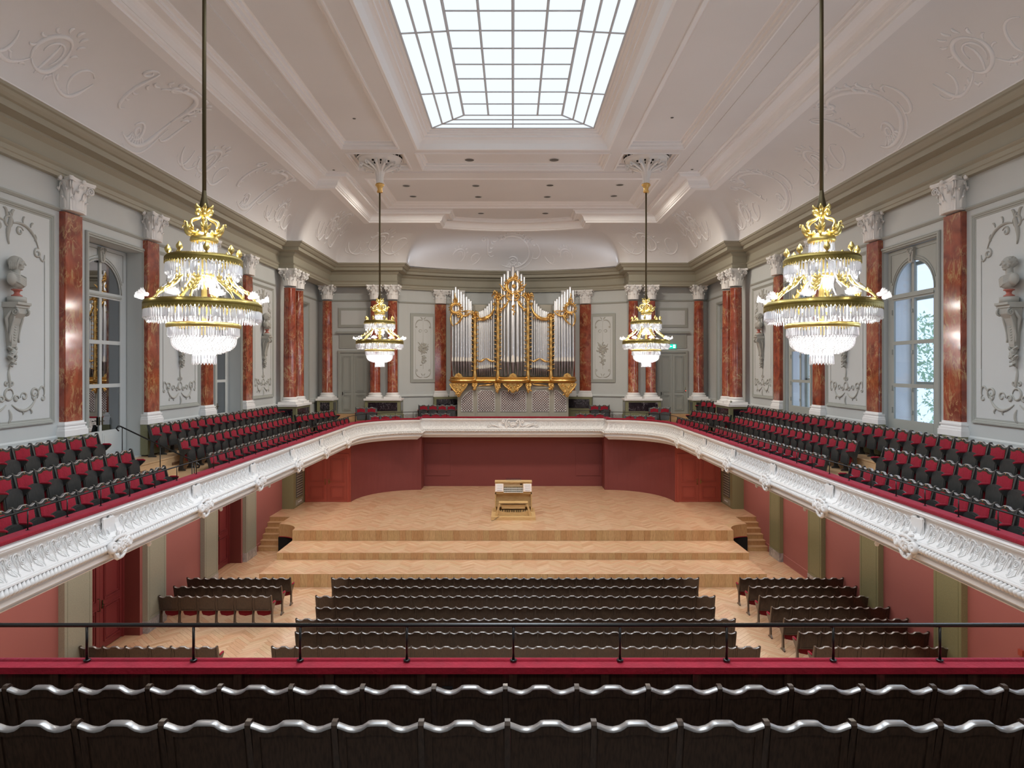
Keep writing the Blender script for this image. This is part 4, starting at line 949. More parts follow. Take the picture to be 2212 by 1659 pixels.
# cartouche at each bay
st = [([(-.17, 4.45), (-.17, 4.72)], 1.2), ([(.17, 4.45), (.17, 4.72)], 1.2), (spiral(-.1, 4.73, .06, .015, 0, 1.4, 12), 1.2), (spiral(.1, 4.73, .06, .015, PI, -1.4, 12), 1.2), (bez((-.05, 4.45), (.05, 4.55), (-.03, 4.62), (.02, 4.68), 8), 1.6), (leaf2(0, 4.5, 1.0, .14), 1.6), (leaf2(0, 4.5, 2.2, .12), 1.6)]
fc = lambda u, v: (u, surf(v)+.03, v)
mb = MB(); strokes(mb, st, fc, .02, 6)
mb.prism([(-.19, 4.36), (.19, 4.36), (.17, 4.74), (-.17, 4.74)], .0, .03, 'y')
fb_ = lambda u, v: (u, .17+.06*math.cos(u*4)+.04*math.sin((v-4.05)*9), v)
st = [(spiral(-.24, 4.24, .1, .02, -.5, 1.6, 18), 2.2), (spiral(.24, 4.24, .1, .02, PI+.5, -1.6, 18), 2.2), (bez((-.24, 4.34), (-.1, 4.42), (.1, 4.42), (.24, 4.34), 10), 1.8), (spiral(0, 4.25, .07, .07, 0, 1, 14), 1.4),
      (bez((-.2, 4.14), (-.1, 4.02), (-.05, 4.0), (0, 3.98), 8), 1.8), (bez((.2, 4.14), (.1, 4.02), (.05, 4.0), (0, 3.98), 8), 1.8), (spiral(-.1, 4.05, .05, .01, 0, 1.2, 12), 1.4), (spiral(.1, 4.05, .05, .01, PI, -1.2, 12), 1.4)]
for i in range(10):
    a = 2*PI*i/10; st.append((leaf2(.03*math.cos(a), 4.25+.03*math.sin(a), a, .1), 1.3))
for i in range(12): st.append((leaf2(random.uniform(-.25, .25), random.uniform(4.0, 4.4), random.uniform(0, 6.28), .12), 1.4))
strokes(mb, st, fb_, .024, 6); mb.sphere((0, .13, 4.2), .2, 12, 8, sq=(1, .5, 1)); mb.sphere((0, .22, 4.25), .05, 8, 6)
cart = mb.mesh('cartouche', 'white')
CY = (8.8, 12.2, 15.6, 19.0, 22.4, 25.8, 29.2)
cpos = [(-7.52, y, 0, 1) for y in CY]+[(7.52, y, 0, -1) for y in CY]
for x, y, dx, dy in cpos: obj('cartouche', cart, bal, (x, y, 0), math.atan2(dy, dx)-PI)
# place along straight side: local +x along path dir, local +y outwards (right normal)
def placed(name, me, x, y, dx, dy, parent, z=0): 
    a = math.atan2(dy, dx); o = obj(name, me, parent, (x, y, z), a); o.scale = (1, -1, 1); return o
for o in [c for c in bal.children if c.name.startswith('cartouche')]: bpy.data.objects.remove(o)
for x, y, dx, dy in cpos: placed('cartouche', cart, x, y, dx, dy, bal)
for x, y, dx, dy in walk(par_full, .27):
    if y < 8.9 and abs(x) > 7: continue
    if any(abs(y-c[1]) < .27 and abs(x-c[0]) < .1 for c in cpos): continue
    if abs(x) < .8 or y < 8: continue
    if abs(dx) < .5 and 33.8 < y: continue
    placed('scroll_motif', motif, x, y, dx, dy, bal)
# central cartouche of the far parapet
mb = MB(); sf = lambda u, v: (u, 34.84-.1-.0*v, v)
st = [(spiral(0, 4.53, .42, .3, 2.2, .42, 16), 2), (spiral(0, 4.53, .42, .3, .94, -.42, 16), 2), (spiral(-.5, 4.7, .1, .02, 0, 1.3, 12), 1.2), (spiral(.5, 4.7, .1, .02, PI, -1.3, 12), 1.2), (bez((-.35, 4.35), (-.7, 4.3), (-.9, 4.6), (-1.2, 4.55), 10), 1.2), (bez((.35, 4.35), (.7, 4.3), (.9, 4.6), (1.2, 4.55), 10), 1.2),
      (spiral(-1.25, 4.5, .1, .02, 1.5, 1.3, 12), 1.1), (spiral(1.25, 4.5, .1, .02, 1.6, -1.3, 12), 1.1), (bez((-.2, 4.4), (0, 4.7), (.1, 4.4), (.2, 4.65), 10), 1.8), (spiral(0, 4.55, .15, .04, 0, 1.5, 14), 1.6), (bez((-.3, 4.3), (-.1, 4.18), (.1, 4.18), (.3, 4.3), 8), 2)]
for i in range(22): st.append((leaf2(random.uniform(-.35, .35), random.uniform(4.25, 4.75), random.uniform(0, 6.28), .14), 1.3))
for s in (-1, 1):
    for i in range(5): st.append((leaf2(s*(.5+i*.12), 4.4+.03*i, PI/2-s*.9, .16), 1.1))
strokes(mb, st, sf, .028, 6); mb.build('central_cartouche', 'white', bal)
# little white lamps hanging under the balcony edge
ml = MB().lathe([(0, .0), (.035, .0), (.035, -.05), (.05, -.09), (.03, -.14), (0, -.15)], 10).mesh('bracket_lamp', 'white')
for s, side in ((-1, 'left'), (1, 'right')):
    for i, y in enumerate((14.0, 17.45, 20.9, 24.3)):
        obj('soffit_lamp', ml, None, (s*7.75, y, 3.87), label=f'small white lamp under the {side} balcony edge, {ORD[i]} from the camera', cat='lamp', group='small lamps under the balcony')

# ---- railings
def railing(name, pts, spacing, label, z0=4.97, z1=5.285, r=.016, group=None, posts=None):
    t = thing(name, (0, 0, 0), 0, label, 'railing', group)
    mb = MB(); mb.tube([(x, y, z1) for x, y in pts], r, 10); mb.build('handrail', 'black', t)
    for (x, y) in (posts or [(p[0], p[1]) for p in walk(pts, spacing)]):
        mb = MB(); mb.tube([(x, y, z0), (x, y, z1)], r*.62, 8); mb.lathe([(0, 0), (.03, 0), (.03, .006), (0, .006)], 10, (x, y, z0)); mb.build('post', 'black', t)
    return t
RY = 5.79
railing('balcony_railing', [(-8, RY-.08), (8, RY-.08)], .93, 'long black tubular rail across the foreground above the red ledge', z1=5.275, r=.019, posts=[(-3.7+.926*(i-2), RY-.08) for i in range(13)])
side_r = [(-7.62, 6.2), (-7.62, 30.6)]+arcp(EXc, EYc, 2.78, 3.27, PI, PI/2, 14)[1:]+[(-4.84, 34.95)]
railing('balcony_railing', side_r, .93, 'thin black rail along the left balcony parapet')
railing('balcony_railing', mirror(side_r), .93, 'thin black rail along the right balcony parapet')
railing('balcony_railing', [(-4.8, 34.98), (-3.1, 34.98)], .8, 'short black rail at the far parapet left of the organ')
railing('balcony_railing', [(3.1, 34.98), (4.8, 34.98)], .8, 'short black rail at the far parapet right of the organ')
# aisle handrails with scroll ends
def aisle_rail(y, lab_, s):
    t = thing('aisle_handrail', (0, 0, 0), 0, lab_, 'handrail')
    A = Vector((s*10.35, y, 5.98)); B = Vector((s*8.35, y, 5.03))
    cur = [A+Vector((s*.05, 0, -.12)), A+Vector((s*.12, 0, -.05)), A+Vector((s*.06, 0, .02)), A, B, B+Vector((-s*.08, 0, -.06)), B+Vector((-s*.06, 0, -.13)), B+Vector((s*.0, 0, -.14))]
    MB().tube(cur, .02, 8).build('handrail', 'black', t)
    for f_, zb_ in ((.02, ZC), (.52, 4.6), (.97, ZF)):
        p = A.lerp(B, f_); MB().tube([(p.x, y, zb_), (p.x, y, p.z)], .012, 8).build('post', 'black', t)
    MB().tube([(B.x+s*.12, y, ZF), (B.x+s*.12, y, B.z)], .012, 8).build('post', 'black', t)
aisle_rail(17.35, 'black scroll-ended handrail down the steps of the left balcony aisle', -1)

# ---- Corinthian capital (origin at its foot, radius 1 = shaft .27), pilasters and columns
def capital(hw=.27, h=.76):
    mb = MB(); r = hw
    mb.lathe([(r*1.0, 0), (r*1.06, .015), (r*1.06, .045), (r*.98, .055), (r*.96, .2), (r*1.0, .4), (r*1.12, .58), (r*1.3, h-.09)], 16)
    # abacus with concave sides
    pts = []
    for q in range(4):
        a0 = PI/4+q*PI/2; c = Vector((math.cos(a0), math.sin(a0)))*r*2.0; d = Vector((math.cos(a0+PI/2), math.sin(a0+PI/2)))*r*2.0
        e = Vector((-c.y, c.x)).normalized()*.03
        for i in range(1, 8):
            t_ = i/8; p = c.lerp(d, t_); p *= 1-.2*math.sin(PI*t_); pts.append((p.x, p.y))
        pts.append((d.x+d.y*.08, d.y-d.x*.08)); pts.append((d.x-d.y*.08, d.y+d.x*.08))
    mb.prism(pts, h-.09, h-.055, 'z'); mb.prism([(x*1.05, y*1.05) for x, y in pts], h-.055, h, 'z')
    # acanthus leaves, two rows of eight
    for row, (z0, L, n, ph, out) in enumerate(((.05, .26, 8, 0, 1.28), (.05, .46, 8, PI/8, 1.42))):
        for i in range(n):
            a = ph+2*PI*i/n; ca, sa = math.cos(a), math.sin(a); prof = [(r*1.0, z0, .075), (r*1.03, z0+L*.35, .085), (r*1.08, z0+L*.7, .07), (r*1.2, z0+L*.95, .055), (r*out, z0+L*1.0, .04), (r*(out+.06), z0+L*.9, .02)]
            vs = []
            for (rr, z, w_) in prof:
                for t_ in (-1, -.5, 0, .5, 1):
                    rad = rr+(.022 if t_ == 0 else .004 if abs(t_) < .8 else -.015); vs.append((rad*ca-w_*t_*sa, rad*sa+w_*t_*ca, z-(.03 if abs(t_) == 1 else 0)))
            mb.add(vs, [(j*5+k_, j*5+k_+1, (j+1)*5+k_+1, (j+1)*5+k_) for j in range(5) for k_ in range(4)], 0, True)
    # volutes at corners, helices, fleurons
    for q in range(4):
        a = PI/4+q*PI/2; ca, sa = math.cos(a), math.sin(a)
        for sd in (-1, 1):
            c2 = spiral(0, 0, .085, .015, PI/2, -1.5, 16)
            st = [(r*1.0, .38), (r*1.15, .5), (r*1.45, h-.11)]+[(r*1.62+x, h-.19+y) for x, y in c2]
            pts3 = [(rr*ca-sd*.025*sa, rr*sa+sd*.025*ca, z) for rr, z in st]; mb.tube(pts3, [.02]*len(pts3), 5)
        b = q*PI/2; cb, sb = math.cos(b), math.sin(b); mb.sphere((r*1.52*cb, r*1.52*sb, h-.05), .06, 8, 6)
        for sd in (-1, 1):
            pts3 = [(r*1.25*cb-sd*(u)*sb, r*1.25*sb+sd*(u)*cb, z) for u, z in [(.14, .42), (.1, .55)]+[(.06+x*.6, h-.17+y*.6) for x, y in spiral(0, 0, .07, .02, 0, 1.2, 10)]]
            mb.tube(pts3, .014, 5)
    return mb.mesh('capital', 'white')
cap_round = capital()
def cap_flat():
    # pilaster capital: same ornament pressed onto a shallow block (x out of the wall, y along it)
    mb = MB(); src = capital(.27); vs = [tuple(v.co) for v in src.vertices]; fs = [tuple(p.vertices) for p in src.polygons]
    T = []
    for x, y, z in vs: T.append((max(-.28, x)*.62, y*1.12, z*1.0))
    mb.add(T, fs, 0, True); mb.box(-.3, .12, -.29, .29, 0, .7); return mb.mesh('capital', 'white')
capf = cap_flat()
shaft_me = MB().lathe([(.285, 0), (.285, .04), (.275, .08), (.275, 1.6), (.262, 3.4), (.245, 4.9), (.255, 4.92), (.255, 4.95)], 32).mesh('shaft', 'redmarble')
base_me = MB().box(-.4, .4, -.4, .4, 0, .1).lathe([(.38, .1), (.395, .13), (.38, .165), (.34, .175), (.325, .2), (.335, .225), (.345, .235), (.345, .265), (.32, .285), (.29, .3), (.285, .31)], 28).mesh('base', 'white')
pil_shaft = MB().box(-.14, .0, -.32, .32, 0, 4.9).box(-.02, .012, -.3, .3, 0, 4.9).mesh('shaft', 'redmarble')
pil_base = MB().box(-.14, .08, -.42, .42, 0, .14).box(-.14, .065, -.4, .4, .14, .2).box(-.14, .04, -.37, .37, .2, .25).box(-.14, .055, -.385, .385, .25, .29).box(-.14, .025, -.345, .345, .29, .34).mesh('base', 'white')
pil_pl = MB().box(-.14, .07, -.41, .41, 0, .86).mesh('plinth', 'granite')
pos = 'nearest the camera|second from the camera|third from the camera|fourth from the camera'.split('|')
def pilaster(x, y, rz, label):
    t = thing('pilaster', (x, y, 5.07), rz, label, 'pilaster', 'red marble wall pilasters with white capitals')
    obj('plinth', pil_pl, t); obj('base', pil_base, t, (0, 0, .86)); obj('shaft', pil_shaft, t, (0, 0, 1.18)); obj('capital', capf, t, (0, 0, 6.12)); t.children[-1].scale = (1, 1, 1)
    return t
for s, side in ((-1, 'left'), (1, 'right')):
    pilaster(s*10.38, 12.07, 0 if s < 0 else PI, f'red marble pilaster on the {side} wall just outside the frame')
    for i, y in enumerate((15.53, 18.97, 22.45, 25.87)):
        pilaster(s*10.38, y, 0 if s < 0 else PI, f'flat red marble pilaster on the {side} wall, {pos[i]}')
    th = math.asin(4.08/13.0); R = 13.05
    for u, nm in ((4.08, 'outer'), (3.2, 'inner')):
        th = math.asin(u/13.0); pilaster(s*R*math.sin(th), ARC_C+R*math.cos(th), -PI/2-s*th, f'flat red marble pilaster {side} of the organ, {nm} one')
def pedestal(name, x0, x1, y0, y1, label, z0=ZF):
    xc, yc = (x0+x1)/2, (y0+y1)/2; t = thing(name, (xc, yc, z0), 0, label, 'pedestal'); a, b = (x1-x0)/2, (y1-y0)/2; H = 5.84-z0
    MB().box(-a, a, -b, b, 0, H).build('body', 'granite', t); MB().box(-a-.06, a+.06, -b-.06, b+.06, H, H+.1).build('top_slab', 'white', t)
    MB().box(-a-.03, a+.03, -b-.03, b+.03, 0, .9 if z0 < 4.5 else .1).build('foot', 'granite', t)
    mb = MB(); z_a, z_b = H-.56, H-.1
    mb.box(-a+.16, a-.16, -b-.008, b+.008, z_a, z_b); mb.box(-a-.008, a+.008, -b+.16, b-.16, z_a, z_b); mb.build('marble_panel', 'blackmarble', t)
    return t
def column(x, y, label):
    t = thing('column', (x, y, 5.94), 0, label, 'column', 'round red marble columns with white Corinthian capitals')
    obj('base', base_me, t); obj('shaft', shaft_me, t, (0, 0, .31)); obj('capital', cap_round, t, (0, 0, 5.24)); t.children[-1].scale = (1, 1, .98)
for s, side in ((-1, 'left'), (1, 'right')):
    pedestal('column_pedestal', *sorted((s*10.45, s*9.52)), 28.88, 30.86, f'green stone pedestal with black marble panels under the {side} column pair near the side wall')
    column(s*9.95, 29.33, f'big red marble column at the end of the {side} wall, nearer of the pair'); column(s*9.95, 30.4, f'red marble column standing right behind the nearest {side} column')
    pedestal('column_pedestal', *sorted((s*10.3, s*9.48)), 34.55, 35.4, f'square pedestal with black marble panel under the {side} corner column')
    column(s*9.88, 34.98, f'single red marble column in the {side} far corner beside the door')
    pedestal('column_pedestal', *sorted((s*7.78, s*5.92)), 34.55, 35.45, f'wide green pedestal with black marble panel under the column pair {side} of the organ')
    column(s*7.33, 34.98, f'outer column of the pair {side} of the organ, next to the door'); column(s*6.4, 34.98, f'inner column of the pair {side} of the organ')
    # black marble plinth below apse pilasters
    for u in (3.65,):
        th = math.asin(u/13.0); R = 12.95; t = thing('plinth_block', (s*R*math.sin(th), ARC_C+R*math.cos(th), ZF), -s*th, f'black marble plinth in green stone frame {side} of the organ case', 'plinth')
        MB().box(-.85, .85, -.12, .12, 0, 1.75).build('body', 'granite', t); MB().box(-.72, .72, -.135, .1, 1.12, 1.62).build('marble_panel', 'blackmarble', t)

# ================================================================ SEATS
SW = .553
def wave(x):   # crest profile of the back, 0 at dips
    u = abs(x)/(SW/2)
    pts = [(0, .047), (.2, .046), (.27, .038), (.33, .018), (.36, .014), (.42, .008), (.55, .0), (.68, .004), (.85, .024), (1.0, .04)]
    for (a, h0), (b, h1) in zip(pts, pts[1:]):
        if a <= u <= b: return h0+(h1-h0)*(u-a)/(b-a)
    return .04
XS = [-.258+.516*i/24 for i in range(25)]
LEAN = .17; TOPZ = .845
def by(z): return -(z-.43)*LEAN
def make_seat(name, wood_m, full=True):
    t = thing(name, (0, 0, 0))
    mb = MB(); th = .034
    # shell with wavy top: grid columns from z=.43 to the crest
    vs = []; n = len(XS)
    for x in XS:
        zt = TOPZ+wave(x)
        for (y, z) in ((by(.43)-.022, .43), (by(zt)-.022, zt-.008), (by(zt)-.012, zt), (by(zt)+.012, zt), (by(zt)+.022, zt-.01), (by(.43)+.012, .43)): vs.append((x, y, z))
    K = 6; fs = [(i*K+j, (i+1)*K+j, (i+1)*K+(j+1) % K, i*K+(j+1) % K) for i in range(n-1) for j in range(K)]
    mb.add(vs, fs, 0, False); mb.add([vs[i] for i in range(6)]+[vs[(n-1)*6+i] for i in range(6)], [(0,1,2,3,4,5), (11,10,9,8,7,6)])
    # raised rear border: stiles, top rail following the wave, bottom rail
    def rear(x0, x1, z0f, z1f, dep=.012, N=1):
        for i in range(N):
            a = x0+(x1-x0)*i/N; b = x0+(x1-x0)*(i+1)/N
            za, zb_, zc, zd = z0f(a), z0f(b), z1f(a), z1f(b); q = []
            for (x, z) in ((a, za), (b, zb_), (b, zd), (a, zc)): q += [(x, by(z)-.02, z)]
            for (x, z) in ((a, za), (b, zb_), (b, zd), (a, zc)): q += [(x, by(z)-.022-dep, z)]
            mb.add(q, [(4,7,6,5), (0,1,5,4), (1,2,6,5), (2,3,7,6), (3,0,4,7)])
    tr = MB(); m0, mb = mb, tr
    vs = []
    for x in XS:
        zt = TOPZ+wave(x)
        for (y, z) in ((by(zt)-.036, zt-.012), (by(zt)-.034, zt-.001), (by(zt)-.026, zt+.004), (by(zt)+.014, zt+.004), (by(zt)+.022, zt-.004), (by(zt)+.022, zt-.012)): vs.append((x, y, z))
    mb.add(vs, [(i*6+j, (i+1)*6+j, (i+1)*6+j+1, i*6+j+1) for i in range(n-1) for j in range(5)], 0, True); mb.build('top_rail', 'rail', t); mb = m0
    lo = lambda x: TOPZ-.045+wave(x)*.35; hi = lambda x: TOPZ+wave(x)-.006
    rear(-.25, .25, lo, hi, .012, 16); rear(-.25, -.205, lambda x: .44, lo); rear(.205, .25, lambda x: .44, lo); rear(-.205, .205, lambda x: .43, lambda x: .47)
    mb.build('backrest', wood_m, t)
    if full:
        # front border and red upholstery
        mb = MB(); vs = []; xs = [-.2+.4*i/14 for i in range(15)]
        for x in xs:
            zt = TOPZ-.055+wave(x*1.1)*.8; e = 1-abs(x)/.2; pf = min(1, e*6)
            for (z, d) in ((.44, .014), (.5, .014+.022*pf), (zt-.05, .016+.022*pf), (zt, .022)): vs.append((x, by(z)+d+.008, z))
        K = 4; mb.add(vs, [(i*K+j, (i+1)*K+j, (i+1)*K+j+1, i*K+j+1) for i in range(14) for j in range(3)], 0, True)
        cu = mb.build('back_cushion', 'velvet', t)
        mb = MB()
        for i in range(22):
            x = -.2+.4*i/21; zt = TOPZ-.05+wave(x*1.1)*.8; mb.box(x-.004, x+.004, by(zt)+.022, by(zt)+.034, zt-.004, zt+.004)
        for s in (-1, 1):
            for i in range(10): z = .46+i*.036; mb.box(s*.203-.004, s*.203+.004, by(z)+.018, by(z)+.028, z-.004, z+.004)
        mb.build('studs', 'goldpale', cu, kind='stuff')
        mb = MB(); mb.T = Matrix.Translation((0, by(.86)+.028, TOPZ+.02)) @ Matrix.Rotation(-PI/2+.0, 4, 'X'); mb.lathe([(0, .004), (.012, .004), (.013, .0), (0, .0)], 10); mb.build('number_plate', 'gold', t)
    # folded seat: dark shield in front, red cushion behind
    sh = [(-.225, .30), (-.2, .25), (.2, .25), (.225, .30)]+[(.235*math.cos(a), .54+.125*math.sin(a)) for a in [PI*i/14 for i in range(15)]]
    mb = MB(); ty = lambda z: .17-(z-.26)*.12
    def plate(poly, d0, d1):
        n = len(poly); vs = [(x, ty(z)+d0, z) for x, z in poly]+[(x, ty(z)+d1, z) for x, z in poly]
        mb.add(vs, [tuple(range(n))[::-1], tuple(range(n, 2*n))]+[(i, (i+1) % n, n+(i+1) % n, n+i) for i in range(n)])
    plate(sh, 0, .03); plate([(x*.86, .44+(z-.44)*.86) for x, z in sh], .03, .038)
    mb.build('seat', wood_m, t)
    mb = MB(); pl = [(-.2, .34), (-.17, .27), (0, .235), (.17, .27), (.2, .34), (.2, .56), (.1, .62), (-.1, .62), (-.2, .56)]
    plate(pl, -.07, 0); mb.build('seat_cushion', 'velvet' if full else 'velvetdark', t)
    # standard on the left, with foot, arm and post
    sd = [(-.09, 0), (.14, 0), (.14, .03), (.07, .06), (.06, .3), (.09, .42), (.18, .5), (.27, .585), (.27, .61), (.05, .61), (.03, .62), (by(.88)+.032, .885), (by(.88)+.012, .905), (by(.88)-.025, .905), (by(.88)-.04, .885), (-.01, .43), (-.04, .1), (-.09, .03)]
    mb = MB(); mb.prism(sd, -SW/2-.018, -SW/2+.018, 'x'); mb.build('standard', wood_m, t)
    mb = MB(); z = .615
    vs = []; 
    mb.tube([(-SW/2, .06, z+.004), (-SW/2, .09, z+.012), (-SW/2, .24, z+.012), (-SW/2, .285, z)], [.012, .022, .026, .014], 8)
    mb.build('armrest', 'velvet', t)
    return t
def extra_end(t, me_s, me_a, side=1):
    # closing standard at the end of a row (placed on the last seat)
    o = obj('standard', me_s, t, (SW*side, 0, 0)); a = obj('armrest', me_a, t, (SW*side, 0, 0))
protos = {}
for key, wm, full in (('stalls', 'darkwood', False), ('near', 'darkwood', True), ('gallery', 'blackwood', True)):
    p = make_seat({'stalls': 'stalls_chair', 'near': 'theatre_chair', 'gallery': 'balcony_chair'}[key], wm, full); remember(p); protos[key] = [p, False]
def seat(key, x, y, z, rz, label, group, end=False, cat='chair'):
    p = protos[key]
    if not p[1]: r = p[0]; r.location = (x, y, z); r.rotation_euler[2] = rz; tag(r, label, cat, group); p[1] = True
    else: r = dup(p[0], (x, y, z), rz, label, group); r['category'] = cat
    if end:
        ks = {c.name.split('.')[0]: c for c in kids[p[0].name]}; extra_end(r, ks['standard'].data, ks['armrest'].data)
    return r
# stalls
ROW_Y = [20.9, 20.08, 19.24, 18.34, 17.49, 16.61, 15.74]
for r_, y in enumerate(ROW_Y):
    n = 21 if r_ % 2 == 0 else 20; x0 = .07-n*SW/2
    for i in range(n):
        seat('stalls', x0+SW*(i+.5), y, 0, 0, f'dark wooden stalls seat, centre block, {ORD[r_]} row from stage, {ORD[i]} from left', 'centre block stalls seats', end=(i == n-1))
    for i in range(6):
        seat('stalls', 7.2+.54*(i+.5), y, 0, 0, f'dark wooden stalls seat, right block, {ORD[r_]} row from stage, {ORD[i]} from the aisle', 'right block stalls seats', end=(i == 5))
    if r_ in (0, 1, 2, 6):
        for i in range(6):
            seat('stalls', -10.3+.54*(i+.5), y, 0, 0, f'dark wooden stalls seat, left block, {ORD[r_]} row from stage, {ORD[i]} from the wall', 'left block stalls seats', end=(i == 5))
# two front rows before the camera
for r_, (y, xp, n0, n1, z, nm) in enumerate(((4.226, -2.80, -2, 13, 4.342, 'nearest row'), (5.11, -3.377, -2, 15, 4.144, 'row behind the red ledge'))):
    for i in range(n0, n1):
        seat('near', xp+SW*(i+.5), y+.078, z, 0, f'dark oak theatre seat back, {nm} in foreground, {ORD[i-n0]} from left', 'foreground balcony seat backs', end=(i == n1-1))
# side galleries, seats facing the hall
def row(x, z, y_start, y_end, s, nm, far_first=False):
    n = max(1, round(abs(y_end-y_start)/SW)); 
    for i in range(n):
        y = y_start+(i+.5)*SW if y_end > y_start else y_start-(i+.5)*SW
        seat('gallery', s*x, y, z, -PI/2*(-s) if s > 0 else -PI/2, f'red velvet folding seat, {nm}, {ORD[i]} from the aisle', nm.split(',')[0]+' seats', end=(i == n-1 if (y_end > y_start) == (s > 0) else i == 0))
L = 'left balcony'; R_ = 'right balcony'
row(8.6, ZF+.02, 16.35, 10.8, -1, L+' near block, front row'); row(9.4, 4.62, 16.3, 11.7, -1, L+' near block, middle row'); row(10.12, ZC, 16.1, 12.7, -1, L+' near block, rear row')
row(8.6, ZF+.02, 18.65, 28.1, -1, L+' far block, front row'); row(9.4, 4.62, 18.6, 28.05, -1, L+' far block, middle row'); row(10.12, ZC, 18.4, 28.6, -1, L+' far block, rear row')
row(8.6, ZF+.02, 16.8, 10.6, 1, R_+' near block, front row'); row(9.4, 4.62, 16.75, 11.6, 1, R_+' near block, middle row'); row(10.12, ZC, 16.8, 12.3, 1, R_+' near block, rear row')
row(8.6, ZF+.02, 18.1, 28.1, 1, R_+' far block, front row'); row(9.4, 4.62, 18.0, 28.05, 1, R_+' far block, middle row'); row(10.12, ZC, 16.85, 28.5, 1, R_+' far block, rear row')
def group_row(a, b, n, z, nm):
    # a -> b with seats facing to the right of the direction reversed (towards the hall centre)
    dx, dy = b[0]-a[0], b[1]-a[1]; ang = math.atan2(dy, dx); 
    for i in range(n):
        t_ = (i+.5)/n; seat('gallery', a[0]+dx*t_, a[1]+dy*t_, z, ang, f'red velvet folding seat, {nm}, {ORD[i]} from its {"left" if a[0] > b[0] else "right"} end'.replace('its left end', 'its window end') if False else f'red velvet folding seat, {nm}, {ORD[i]} from the right', nm+' seats', end=(i == n-1))
for s, side in ((-1, 'left'), (1, 'right')):
    def gr(a, b, n, z, nm):
        if s < 0: group_row((a[0]*-1, a[1]), (b[0]*-1, b[1]), n, z, nm)
        else: group_row(b, a, n, z, nm)
    # order so that the seat's +x runs a -> b and it faces +90 deg; facing the hall centre
    gr((8.68, 32.0), (9.3, 28.25), 7, 4.62, f'row past the {side} columns, upper row'); gr((8.15, 32.7), (8.62, 29.0), 7, ZF+.02, f'row past the {side} columns, lower row')
    gr((7.15, 34.5), (8.2, 34.3), 2, 4.6, f'pair beside the {side} far door'); gr((5.85, 34.35), (7.4, 34.0), 3, ZF+.02, f'front trio before the {side} organ columns')
    if s < 0: gr((3.14, 36.35), (5.2, 36.35), 4, 4.62, 'rear row of four left of the organ')
    else: gr((4.25, 36.35), (5.33, 36.35), 2, 4.62, 'rear pair right of the organ')
    gr((3.4, 35.62), (4.98, 35.62), 3, ZF+.02, f'front trio {side} of the organ')
group_row((9.85, 31.6), (9.45, 33.15), 3, ZC, 'three seats under the far right window')
# ================================================================ ORGAN
OY = 36.0
org = thing('pipe_organ', (0, OY, ZF), 0, 'silver-piped organ in gilded rococo case on the far balcony', 'organ')
def zx(a): return (a-723)/192.5
def zz(b): return 13.256-b/192.5-ZF
def yb_(x):      # front line of the pipe fields: bowed centre, flat sides, rounded corners
    ax = abs(x)
    if ax < .78: return -.28*math.sqrt(max(0, 1-(ax/.8)**2))
    if ax < 2.15: return .12
    return -.22*math.cos((ax-2.75)/.65*1.2)
def pipe(x, top, mouth, foot, r, y):
    o = MB(); o.lathe([(r, 0), (r, top-mouth-.03), (r*.9, top-mouth), (r*.6, top-mouth-.01)], 14, (x, y, mouth+.03)); ob = o.build('pipe', 'tin', org)
    m_ = MB(); m_.lathe([(r*.25, 0), (r*.98, mouth-foot-.1), (r, mouth-foot)], 12, (x, y, foot)); m_.build('pipe_foot', 'tindark', ob)
    m_ = MB(); h = r*1.5
    m_.box(x-r*.72, x+r*.72, y-r*1.03, y-r*.6, mouth-.0, mouth+.015); m_.prism([(x-r*.7, mouth+.04), (x+r*.7, mouth+.04), (x+r*.6, mouth+.04+h*1.6), (x, mouth+.04+h*2.1), (x-r*.6, mouth+.04+h*1.6)], y-r*1.02, y-r*.98, 'y'); m_.build('pipe_mouth', 'ivory', ob)
foot0 = zz(1185)
for a, tp, r, mo in ((604, 146, .056, 1030), (634, 120, .068, 1033), (672, 85, .096, 1036), (723, 43, .122, 1040), (772, 85, .096, 1036), (811, 120, .068, 1033), (841, 146, .056, 1030)):
    x = zx(a); pipe(x, zz(tp), zz(mo), foot0, r, yb_(x))
for s in (-1, 1):
    for q, (d, tp) in enumerate(((0, 388), (-24, 420), (-46, 449), (-68, 470), (-90, 490), (-110, 497), (-128, 505), (25, 360), (-148, 512))):
        x = s*abs(zx(495+d)); pipe(x, zz(tp), zz(1098+q*2 if q < 7 else 1098), foot0, .0575 if q < 8 else .046, .14)
    for q, (a, tp) in enumerate(((90, 285), (122, 253), (150, 280), (180, 303), (208, 330), (237, 355), (262, 378), (282, 400))):
        x = s*abs(zx(a)); pipe(x, zz(tp), zz(1030), foot0, .073 if q > 0 and q < 5 else .064, yb_(x))
# inner case behind the pipes
mb = MB(); mb.box(-3.3, 3.3, .45, .55, foot0, zz(480)); mb.box(-3.3, -3.2, .0, .55, foot0, zz(500)); mb.box(3.2, 3.3, .0, .55, foot0, zz(500)); mb.box(-2.2, -1.4, .3, .4, zz(520), zz(425)); mb.box(1.4, 2.2, .3, .4, zz(520), zz(425)); mb.build('inner_case', 'organgrey', org)
